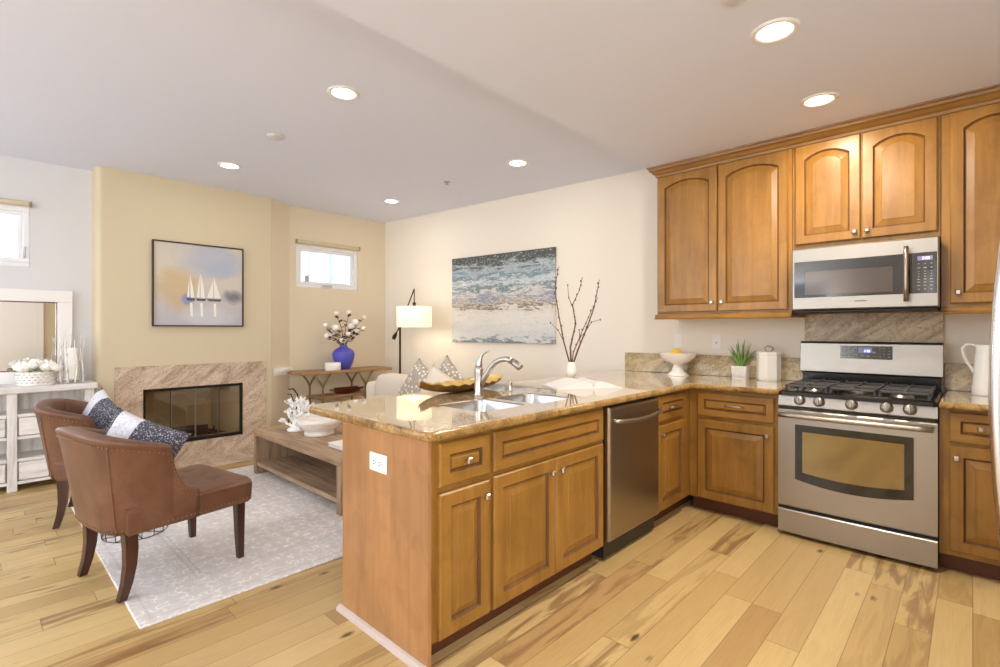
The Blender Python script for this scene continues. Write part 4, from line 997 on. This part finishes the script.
# ------------------------------------------------------------------ armchairs
def chair_shell():
    half = [(.312, .045, .465), (.311, .02, .475), (.309, -.02, .495), (.307, -.055, .545), (.305, -.08, .615), (.303, -.095, .68), (.301, -.106, .718), (.297, -.16, .736), (.288, -.22, .755), (.272, -.275, .773), (.245, -.312, .786), (.19, -.335, .798), (.1, -.345, .806), (.0, -.348, .81)]
    pth = half+[(-x, y, z) for x, y, z in half[-2::-1]]
    m_ = MB(); loops = []; n = len(pth); tops = []
    for i, (x, y, zt) in enumerate(pth):
        a = Vector(pth[max(i-1, 0)][:2]); b_ = Vector(pth[min(i+1, n-1)][:2]); tg = (b_-a).normalized(); nr = Vector((-tg.y, tg.x))
        if nr.dot(Vector((-x, -y-.02))) < 0: nr = -nr
        th = .075 if zt > .6 else .05+.025*max(0, (zt-.46)/.14)
        lean = .055*max(0, (zt-.45)/.33)
        def P(o_, z):
            f_ = (z-.31)/.45; p = Vector((x, y))+nr*o_-nr*lean*f_*(1 if abs(y) > .1 else .4)
            return (p.x*(1-.06*(1-max(0, f_))), p.y*(1-.05*(1-max(0, f_))), z)
        lp = [P(0.0, .312), P(-.004, .34), P(-.002, .31+(zt-.31)*.5), P(0.0, zt-.035), P(-.006, zt-.02), P(-.004, zt-.008), P(.012, zt), P(th-.02, zt+.002), P(th, zt-.012), P(th+.004, zt-.03), P(th, min(zt-.035, .46)), P(th, .33)]
        loops.append(lp); tops.append((P(-.003, zt-.042), P(-.006, .335)))
    m_.loft(loops, 0, True)
    for k in (0, 1):
        pts = [Vector(t_[k]) for t_ in tops]; L_ = 0; nxt = 0
        for i in range(len(pts)-1):
            seg = (pts[i+1]-pts[i]).length
            while nxt <= L_+seg:
                p = pts[i].lerp(pts[i+1], (nxt-L_)/seg); m_.sphere(p, .0045, 6, 4, 1); nxt += .021
            L_ += seg
    for sx_ in (-1, 1):                                    # piping seams at the rear corners
        i = 10 if sx_ > 0 else n-11
        m_.tube([Vector(loops[i][j])*1.002 for j in (0, 1, 2, 3)], .003, 6, 0)
    return m_
def make_chair():
    r = thing('armchair', 'nearer brown leather barrel-back chair with nailheads and speckled pillow', 'armchair', (0, 0, 0), 'leather armchairs')
    part('backrest', chair_shell(), [M['leather'], M['nail']], r)
    def seat_pt(u_, v_):
        x = -.288+.576*u_; y = -.28+.605*v_; e = max(abs(2*u_-1), abs(2*v_-1)*.9)
        z = .452-.03*max(0, e-.75)**2*16*.5
        for bx in (-.14, 0, .14):
            for by in (-.1, .05, .19): z -= .016*math.exp(-((x-bx)**2+(y-by)**2)/.0011)
        return (x, y, z)
    st = MB().grid(seat_pt, 40, 40); 
    st.loft([[( -.285, -.27, .313), (.285, -.27, .313), (.292, .31, .313), (-.292, .31, .313)], [(-.29, -.275, .33), (.29, -.275, .33), (.3, .325, .33), (-.3, .325, .33)], [(-.29, -.28, .42), (.29, -.28, .42), (.3, .33, .42), (-.3, .33, .42)], [(-.288, -.28, .437), (.288, -.28, .437), (.29, .325, .439), (-.29, .325, .439)]], 0, False)
    for i in range(27): st.sphere((-.28+.56*i/26, .33, .338), .0055, 6, 4, 1)
    for sx_ in (-1, 1):
        for i in range(13): st.sphere((sx_*.301, .07+.25*i/12, .338), .0055, 6, 4, 1)
    part('seat', st, [M['leather'], M['nail']], r)
    for sx_ in (-1, 1):
        lo_ = []
        for z, w_, dy in ((.313, .023, 0), (.15, .019, .002), (0, .0145, .006)): lo_.append([(sx_*.262+a*w_, .275+dy+b_*w_, z) for a, b_ in ((-1, -1), (1, -1), (1, 1), (-1, 1))])
        part('leg', MB().loft(lo_, 0, False), M['dark_leg'], r)
        lo_ = []
        for z, w_, dy in ((.314, .027, 0), (.24, .026, .004), (.16, .023, .002), (.08, .02, -.01), (0, .017, -.032)): lo_.append([(sx_*.235+a*w_, -.25+dy+b_*w_, z) for a, b_ in ((-1, -1), (1, -1), (1, 1), (-1, 1))])
        part('leg', MB().loft(lo_, 0, False), M['dark_leg'], r)
    return r
chair = make_chair(); chair.location = (-3.225, .722, RZ); chair.rotation_euler = (0, 0, math.radians(11))
chair2 = copytree(chair, 'farther brown leather barrel-back chair in front of the white console'); chair2.location = (-4.49, .713, RZ); chair2.rotation_euler = (0, 0, math.radians(-15))

def pillow_mb(w_, h_, t_, n=20, band=None):
    m_ = MB()
    for sg in (-1, 1):
        def P(u_, v_):
            a = 2*u_-1; b_ = 2*v_-1
            k = (1-a**4)*(1-b_**4); z = sg*t_/2*max(0, k)**.55
            return (a*w_/2*(1-.07*(1-b_*b_)), b_*h_/2*(1-.07*(1-a*a)), z)
        vs0 = len(m_.f); m_.grid(P, n, n)
        if band:
            for q_ in range(vs0, len(m_.f)):
                i = (q_-vs0) % n
                if band[0] <= i < band[1]: m_.f[q_] = (m_.f[q_][0], 1, True)
    return m_
def pillow(mats, w_, h_, t_, loc, eul, label, group, band=None, pip=None):
    mb = pillow_mb(w_, h_, t_, 20, band)
    if pip: mb.tube([(a*w_/2*(1-.07*(1-b_*b_)), b_*h_/2*(1-.07*(1-a*a)), 0) for a, b_ in [(-1+2*i/10, -1) for i in range(11)]+[(1, -1+2*i/10) for i in range(1, 11)]+[(1-2*i/10, 1) for i in range(1, 11)]+[(-1, 1-2*i/10) for i in range(1, 11)]], .006, 6, 1)
    o = bpy.data.objects.new('throw_pillow', mesh_of('throw_pillow', mb, mats, Vector((0, 0, 0)))); COL.objects.link(o)
    o.location = loc; o.rotation_euler = eul
    return tag(o, label, 'pillow', group)
PD = [M['pillow_dark'], M['pillow_fluff']]
def on_chair(c, dx_, dy_, z, turn, tip, label, band):
    a = c.rotation_euler.z; x = c.location.x+dx_*math.cos(a)-dy_*math.sin(a); y = c.location.y+dx_*math.sin(a)+dy_*math.cos(a)
    pillow(PD, .43, .40, .12, (x, y, z), (R_(70), R_(tip), a+R_(turn)), label, 'armchair pillows', band)
on_chair(chair, -.06, -.115, .628, 32, 20, 'speckled grey pillow with a white fluffy band on the nearer armchair', (2, 8))
on_chair(chair2, -.03, -.11, .632, 22, 20, 'speckled grey pillow with a white fluffy band on the farther armchair', (2, 8))

# wire basket under the nearer chair
wb = MB(); bx_, by_ = -3.88, .72
for z, q_ in ((.004, .17), (.11, .19), (.22, .2)): wb.tube([(bx_+q_*math.cos(a), by_+q_*math.sin(a), RZ+z) for a in [2*PI*i/28 for i in range(29)]], .0025, 6)
for i in range(16):
    a = 2*PI*i/16; wb.tube([(bx_+.17*math.cos(a), by_+.17*math.sin(a), RZ+.004), (bx_+.2*math.cos(a), by_+.2*math.sin(a), RZ+.22)], .0025, 5)
for i in range(4):
    a = PI*i/4; wb.tube([(bx_+.17*math.cos(a), by_+.17*math.sin(a), RZ+.004), (bx_-.17*math.cos(a), by_-.17*math.sin(a), RZ+.004)], .0025, 5)
single('wire_basket', wb, M['bronze'], 'round thin wire basket on the rug between the two armchairs', 'basket')

# ------------------------------------------------------------------ coffee table and what lies on it
r = thing('coffee_table', 'chunky reclaimed wood coffee table with low shelf on the rug', 'coffee table', (-3.95, 2.15, RZ))
TX0, TX1, TY0, TY1 = -4.72, -3.17, 1.75, 2.56
tp = MB()
for i in range(6): tp.box(TX0, TX1, TY0+i*.135, TY0+(i+1)*.135-.0015, .352, .41, .003)
part('tabletop', tp, M['reclaimed_x'], r)
for x0 in (TX0, TX1-.06):
    lg = MB()
    for i in range(6): lg.box(x0, x0+.06, TY0+.001+i*.135, TY0+(i+1)*.135-.002, RZ, .3515, .003)
    part('side_leg', lg, M['reclaimed_z'], r)
sf = MB()
for i in range(6): sf.box(TX0+.061, TX1-.061, TY0+.01+i*.132, TY0+.01+(i+1)*.132-.002, .085, .12, .003)
part('shelf', sf, M['reclaimed_x'], r)
part('back_panel', MB().box(TX0+.061, TX1-.061, TY1-.03, TY1-.012, .121, .351), M['reclaimed_z'], r)
cxb, cyb = -4.05, 2.04
single('footed_bowl', MB().lathe([(.12, 0), (.123, .022), (.115, .034), (.15, .06), (.185, .11), (.192, .142), (.182, .144), (.168, .11), (.11, .07), (0, .06)], (cxb, cyb, .4105), 40), M['bowl'], 'whitewashed footed wooden bowl on the coffee table', 'bowl')
# coral: recursive branching from one base
cm = MB(); rc = random.Random(11)
def branch(p, d_, ln, r0, lv):
    q_ = p+d_*ln; mid = p.lerp(q_, .5)+Vector((rc.uniform(-1, 1), rc.uniform(-1, 1), rc.uniform(-.3, .6)))*ln*.1
    cm.tube([p, mid, q_], [r0, r0*.9, r0*.8], 7); cm.sphere(q_, r0*.95, 7, 5)
    if lv > 0:
        for k in range(3 if lv > 1 else 2):
            nd = (d_+Vector((rc.uniform(-1, 1), rc.uniform(-1, 1), rc.uniform(-.3, .8)))*.85).normalized(); branch(q_, nd, ln*rc.uniform(.6, .85), r0*.82, lv-1)
cb0 = Vector((-4.36, 1.98, .41))
cm.lathe([(.075, .0005), (.08, .012), (.05, .03), (0, .034)], tuple(cb0), 20)
for dx_, dy_, dz_, ln in ((-.35, -.25, .8, .075), (.5, .35, .9, .1), (.1, -.1, 1, .1), (-.6, .15, .5, .07), (.75, .7, .75, .09), (-.1, .5, .8, .09), (-.5, -.5, .4, .06), (.35, .1, 1, .11)):
    branch(cb0+Vector((0, 0, .02)), Vector((dx_, dy_, dz_)).normalized(), ln, .0135, 3)
single('coral', cm, M['coral'], 'white branching coral ornament on the coffee table beside the bowl', 'ornament')
r = thing('table_book', 'white book corner on the coffee table at the peninsula edge', 'book', (-3.45, 2.0, .41))
part('cover', MB().box(-3.60, -3.3, 1.88, 2.10, .4105, .414).box(-3.60, -3.3, 1.88, 2.10, .434, .4375).box(-3.60, -3.3, 2.097, 2.10, .414, .434), M['matte_white'], r)
part('pages', MB().box(-3.595, -3.305, 1.886, 2.096, .4142, .4338), M['paper'], r)

# ------------------------------------------------------------------ white console with mirror and decor
r = thing('console_table', 'whitewashed console with open shelves and drawers against the left wall', 'console table', (-5.75, -.05, 0))
KX0, KX1, KY0, KY1 = -5.922, -5.585, -.86, .74
part('tabletop', MB().box(KX0-.003, KX1+.025, KY0-.02, KY1+.02, .79, .84, .005), M['whitewash_y'], r)
for y in (KY0, -.345, .195, KY1-.06):
    pm = MB().box(KX1-.06, KX1, y, y+.06, 0, .789, .003).box(KX0, KX0+.06, y, y+.06, 0, .789, .003)
    part('post', pm, M['whitewash'], r)
part('back_panel', MB().box(KX0, KX0+.012, KY0+.061, KY1-.061, .08, .788), M['whitewash'], r)
for z in (.055, .235, .415, .595): part('shelf', MB().box(KX0+.013, KX1-.005, KY0+.061, .194, z, z+.025, .002).box(KX0+.013, KX1-.005, .256, KY1-.061, z, z+.025, .002), M['whitewash_y'], r)
for y0, y1 in ((KY0+.062, -.347), (-.283, .193), (.257, KY1-.062)):
    for z0 in (.082, .442):
        d_ = part('drawer', MB().box(KX0+.03, KX1-.008, y0+.006, y1-.006, z0+.004, z0+.148, .004), M['whitewash_y'], r)
        yc = (y0+y1)/2; cpm = MB()
        def cup(u_, v_): a = PI*u_; b_ = PI/2*v_; return (KX1-.008+.022*math.sin(a)*math.cos(b_)*1.0, yc-.035*math.cos(a), z0+.07+.03*math.sin(b_)*math.sin(a))
        cpm.grid(cup, 14, 6)
        part('cup_pull', cpm, M['cup_pull'], d_)
r = thing('wall_mirror', 'large mirror in a pale dotted frame leaning on the white console', 'mirror', (-5.9, .0, .84))
fm = MB(); my0, my1, mz0, mz1, fw = -.78, .632, .8405, 1.652, .105
for b in ((my0, my1, mz0, mz0+fw), (my0, my1, mz1-fw, mz1), (my0, my0+fw, mz0+fw, mz1-fw), (my1-fw, my1, mz0+fw, mz1-fw)): fm.box(LX+.004, LX+.05, *b, .004)
part('frame', fm, M['mirror_frame'], r)
li = MB()
for b in ((my0+fw, my1-fw, mz0+fw, mz0+fw+.008), (my0+fw, my1-fw, mz1-fw-.008, mz1-fw), (my0+fw, my0+fw+.008, mz0+fw, mz1-fw), (my1-fw-.008, my1-fw, mz0+fw, mz1-fw)): li.box(LX+.01, LX+.045, *b)
part('inner_lip', li, M['red_wood'], r)
part('glass', MB().box(LX+.008, LX+.024, my0+fw-.002, my1-fw+.002, mz0+fw-.002, mz1-fw+.002), M['mirror'], r)
# basket of white roses
r = thing('flower_basket', 'round white woven basket of white roses on the console', 'flower basket', (-5.72, .375, .84))
fx0, fy0 = -5.72, .375
bkm = MB().lathe([(.118, .0005), (.122, .01), (.122, .11), (.118, .115), (.112, .11), (.112, .09), (0, .088)], (fx0, fy0, .84), 40)
for k in range(4):
    for i in range(22):
        a = 2*PI*i/22+(k % 2)*.14; z = .865+.022*k
        bkm.sphere((fx0+.122*math.cos(a), fy0+.122*math.sin(a), z), (.012, .012, .006), 6, 4, 1)
part('basket', bkm, [M['matte_white'], M['sensor']], r)
rr_ = random.Random(5)
def rose(c_, q_):
    m_ = MB(); m_.sphere(c_, (q_*.5, q_*.5, q_*.62), 10, 7); k0 = rr_.random()*6
    for nn, rad, up_, sz in ((3, .28, .22, .45), (5, .5, .05, .5), (6, .68, -.2, .5)):
        for i in range(nn):
            a = k0+rad*5+2*PI*i/nn; ca, sa = math.cos(a), math.sin(a); x0 = m_.x
            m_.x = Matrix.Translation((c_[0]+q_*rad*ca, c_[1]+q_*rad*sa, c_[2]+q_*up_)) @ Matrix.Rotation(a, 4, 'Z') @ Matrix.Rotation(R_(18+rad*30), 4, 'Y')
            m_.sphere((0, 0, 0), (q_*.2, q_*sz, q_*.56), 10, 7); m_.x = x0
    return m_
for i, (dx_, dy_, dz_) in enumerate(((0, 0, .185), (.07, -.03, .165), (-.07, .02, .165), (.02, .085, .16), (.03, -.1, .155), (-.04, -.08, .165), (-.03, .075, .17), (.08, .06, .15), (.085, -.085, .145), (.075, .115, .14), (-.08, -.06, .14))):
    part('rose', rose((fx0+dx_, fy0+dy_, .84+dz_), .048), M['petal'], r)
for i in range(11):
    a = 2*PI*i/11+.2; c_ = Vector((fx0+.1*math.cos(a), fy0+.1*math.sin(a), .952)); d_ = Vector((math.cos(a), math.sin(a), .15))
    sd = Vector((-math.sin(a), math.cos(a), 0))
    part('leaf', MB().add([c_, c_+d_*.03+sd*.02+Vector((0, 0, .006)), c_+d_*.065, c_+d_*.03-sd*.02+Vector((0, 0, .006)), c_+d_*.03-Vector((0, 0, .004))], [(0, 1, 4), (1, 2, 4), (2, 3, 4), (3, 0, 4)]), M['green_leaf'], r)
# twig candle holder and pillar candle
hx, hy = -5.70, .60
r = thing('candle_holder', 'white twig hurricane candle holder on the console before the mirror', 'candle holder', (hx, hy, .84))
part('base_ring', MB().lathe([(.0, .03), (.066, .03), (.069, .036), (.066, .042), (0, .042)], (hx, hy, .84), 24), M['birch'], r)
for i in range(9):
    a = 2*PI*i/9+.2; ht = .36+.1*rr_.random(); pts = []
    for k in range(7):
        u_ = k/6; q_ = .076+.01*math.sin(u_*5+i)+.012*u_
        pts.append((hx+q_*math.cos(a+.12*math.sin(4*u_+i)), hy+q_*math.sin(a+.12*math.sin(4*u_+i)), .8415+.004+ht*u_))
    part('twig', MB().tube(pts, [.008, .0075, .007, .0065, .006, .005, .003], 6).tube([pts[3], (pts[3][0]+.012, pts[3][1]+.02, pts[3][2]+.05)], [.004, .002], 5), M['birch'], r)
r = thing('pillar_candle', 'thick white pillar candle inside the twig holder', 'candle', (hx, hy, .884))
part('wax', MB().lathe([(.046, .8825), (.048, .886), (.048, 1.14), (.044, 1.146), (.012, 1.138), (0, 1.137)], (hx, hy, 0), 26), M['wax'], r)
part('wick', MB().cyl((hx, hy, 1.136), (hx+.002, hy, 1.156), .0018, 6), M['black'], r)

# ------------------------------------------------------------------ alcove table with vase
r = thing('sofa_table', 'narrow oak table with forked metal legs under the corner window', 'table', (-5.64, 3.14, 0))
AX0, AX1, AY0, AY1 = -5.825, -5.45, 2.54, 3.74
part('tabletop', MB().box(AX0, AX1, AY0, AY1, .785, .82, .006), M['oak_y'], r)
part('shelf', MB().box(AX0+.04, AX1-.03, AY0+.22, AY1-.28, .495, .52, .004), M['oak_y'], r)
for x in (AX1-.025, AX0+.025):
    for y in (2.80, 3.36):
        part('forked_leg', MB().tube([(x, y, 0), (x, y, .5), (x, y, .63), (x, y-.03, .69), (x, y-.1, .785)], .012, 8).tube([(x, y, .63), (x, y+.03, .69), (x, y+.1, .785)], .012, 8), M['olive_metal'], r)
for y in (2.80, 3.36): part('stretcher', MB().cyl((AX0+.025, y, .487), (AX1-.025, y, .487), .008, 8), M['olive_metal'], r)
bvx, bvy = -5.64, 3.155
single('blue_vase', MB().lathe([(.078, 0), (.084, .01), (.112, .08), (.13, .15), (.132, .19), (.118, .225), (.085, .25), (.05, .268), (.044, .285), (.048, .295), (.04, .295), (.036, .27), (0, .25)], (bvx, bvy, .8205), 40), M['blue'],
       'round violet blue vase on the table under the corner window', 'vase')
single('trinket_box', MB().lathe([(.088, 0), (.092, .004), (.092, .085), (.088, .09), (.0, .092)], (-5.55, 2.965, .8205), 32), M['matte_white'], 'low round white box in front of the blue vase', 'box')
rf = random.Random(21)
fl = [(-.2, .33), (-.08, .47), (-.16, .19), (.06, .49), (.12, .36), (.3, .43), (-.02, .14), (.15, .24), (-.1, .29), (.06, .31), (.22, .29), (.02, .22)]
NAM = ['leftmost low', 'tall left', 'lower left', 'tallest middle', 'middle right', 'rightmost reaching', 'shortest front', 'right centre', 'left centre', 'centre', 'drooping right', 'inner']
for i, (dy_, dz_) in enumerate(fl):
    r = thing('magnolia_stem', NAM[i]+' magnolia stem with white bloom and brown leaves in blue vase', 'flower', (bvx, bvy, 1.1), 'magnolia stems in the blue vase')
    b0 = Vector((bvx+.015*math.cos(i*2), bvy+.015*math.sin(i*2), 1.10)); tip = Vector((bvx+rf.uniform(-.1, .12), bvy+dy_, 1.10+dz_-.08)); mid = b0.lerp(tip, .5)+Vector((0, -dy_*.15, .03))
    part('stem', MB().tube([b0, mid, tip], [.004, .0035, .0025], 6), M['brown_leaf'], r)
    bl = MB(); q_ = .044 if i in (2, 6, 7, 8, 4, 9) else .03
    for k in range(5):
        a = 2*PI*k/5+i; d_ = Vector((math.cos(a)*.7, math.sin(a)*.7, .75)).normalized()
        bl.sphere(tip+d_*q_*.6, (q_*.62, q_*.62, q_*.8), 8, 6)
    part('bloom', bl, M['petal'], r)
    lf = MB()
    for k in range(5):
        p_ = b0.lerp(tip, .35+.13*k); a = rf.uniform(0, 2*PI); d_ = Vector((math.cos(a), math.sin(a), rf.uniform(.1, .7))).normalized(); sd = d_.cross(Vector((0, 0, 1))).normalized()
        lf.add([p_, p_+d_*.042+sd*.024, p_+d_*.095, p_+d_*.042-sd*.024, p_+d_*.042-Vector((0, 0, .009))], [(0, 1, 2, 3), (0, 1, 4), (1, 2, 4), (2, 3, 4), (3, 0, 4)])
    part('leaf', lf, M['brown_leaf'], r)
def dough(u_, v_, off=0.0):
    a = 2*u_-1; b_ = 2*v_-1; w_ = .012+.088*max(0, 1-(abs(a)/.74)**2.2)**.6 if abs(a) < .74 else .016
    return (-5.63+b_*w_, 3.2+a*.23, .536+.05*b_*b_*(1 if abs(a) < .72 else .2)+.02*abs(a)**2-off+(.02 if abs(a) > .74 else 0))
r = thing('dough_bowl', 'reddish brown carved wooden bowl on the shelf of the corner table', 'bowl', (-5.63, 3.2, .52))
part('hollow', MB().grid(lambda u_, v_: dough(u_, v_), 40, 10), M['red_wood'], r)
part('outer_shell', MB().grid(lambda u_, v_: dough(u_, v_, .014), 40, 10), M['red_wood'], r)

# ------------------------------------------------------------------ floor lamp
LXp, LYp = -5.30, 3.752
r = thing('floor_lamp', 'dark bronze boom floor lamp with lit cream drum shade', 'lamp', (LXp, LYp, 0))
part('base', MB().lathe([(.092, 0), (.092, .02), (.02, .032), (.0, .034)], (LXp, LYp, 0), 28), M['bronze'], r)
part('pole', MB().cyl((LXp, LYp, .025), (LXp, LYp, 1.36), .014, 12).box(LXp-.022, LXp+.022, LYp-.02, LYp+.02, 1.33, 1.365, .006), M['bronze'], r)
shx, shy = -4.80, 3.60
part('boom_arm', MB().cyl((LXp-.12, LYp, 1.22), (LXp+.0, LYp, 1.35), .008, 10).cyl((LXp, LYp, 1.35), (shx-.0, shy, 1.785), .008, 10), M['bronze'], r)
part('counterweight', MB().tube([(LXp-.14, LYp, 1.19), (LXp-.115, LYp, 1.225), (LXp-.08, LYp, 1.262)], [.026, .026, .014], 12), M['bronze'], r)
part('hanging_rod', MB().cyl((shx, shy, 1.60), (shx, shy, 1.78), .006, 8).cyl((shx, shy, 1.575), (shx, shy, 1.625), .02, 12), M['bronze'], r)
part('shade', MB().lathe([(.205, 1.335), (.205, 1.575), (.2, 1.575), (.2, 1.335), (.205, 1.335)], (shx, shy, 0), 48, cap0=False, cap1=False), M['shade'], r)
part('bulb', MB().sphere((shx, shy, 1.47), .035, 14, 10).cyl((shx, shy, 1.5), (shx, shy, 1.577), .015, 10), M['lens_warm'], r)
pl_ = bpy.data.lights.new('lamp_light', 'POINT'); pl_.energy = 3; pl_.color = (1, .82, .58); pl_.shadow_soft_size = .05
po = bpy.data.objects.new('lamp_light', pl_); COL.objects.link(po); po.location = (shx, shy, 1.40)

# ------------------------------------------------------------------ sofa and its pillows
r = thing('sofa', 'oatmeal linen sofa against the living room wall behind the peninsula', 'sofa', (-4.1, 3.35, 0))
SX0, SX1 = -5.16, -2.78
def soft(x0, x1, y0, y1, z0, z1, q_=.05, puff=.0):
    m_ = MB(); lo_ = []
    for z, i in ((z0, .02), (z0+.02, 0), (z1-q_, 0), (z1-q_*.4, q_*.2), (z1-q_*.1, q_*.55), (z1, q_)): lo_.append(rr(x0+i, x1-i, y0+i, y1-i, max(.015, q_-i*.5), z, 5))
    return m_.loft(lo_, 0, True)
part('base', soft(SX0+.02, SX1-.02, 2.79, 3.64, .1, .29, .03), M['linen'], r)
for x0 in (SX0, SX1-.19): part('arm', soft(x0, x0+.17, 3.15, 3.65, .295, .705, .06), M['linen'], r)
part('back_frame', soft(SX0+.172, SX1-.172, 3.47, 3.66, .295, .74, .05), M['linen'], r)
for i in range(2):
    x0 = SX0+.175+i*1.016
    part('seat_cushion', soft(x0, x0+1.01, 2.77, 3.14, .295, .43, .05), M['linen'], r)
    bc = soft(x0, x0+1.01, 3.15, 3.46, .295, .80, .09); part('back_cushion', bc, M['linen'], r)
for x in (SX0+.08, SX1-.08):
    for y in (2.92, 3.56): part('foot', MB().lathe([(.022, 0), (.03, .12)], (x, y, 0), 12), M['dark_leg'], r)
GR = 'throw pillows on the sofa'
pillow([M['pillow_floral']], .46, .46, .15, (-3.93, 3.0, .715), (R_(76), R_(32), R_(-6)), 'grey pillow with white blossom dots left of the tray, standing on its corner', GR)
pillow([M['linen_pillow']], .44, .44, .15, (-3.47, 2.87, .71), (R_(76), R_(22), R_(4)), 'plain beige pillow between the two blossom pillows', GR)
pillow([M['pillow_floral']], .46, .46, .14, (-3.55, 3.04, .745), (R_(84), R_(40), R_(0)), 'grey blossom pillow peeking out behind the plain beige ones', GR)
pillow([M['linen_pillow'], M['piping']], .50, .40, .15, (-3.10, 2.84, .70), (R_(74), R_(-14), R_(3)), 'beige pillow with tan piping on the sofa behind the faucet', GR, pip=True)
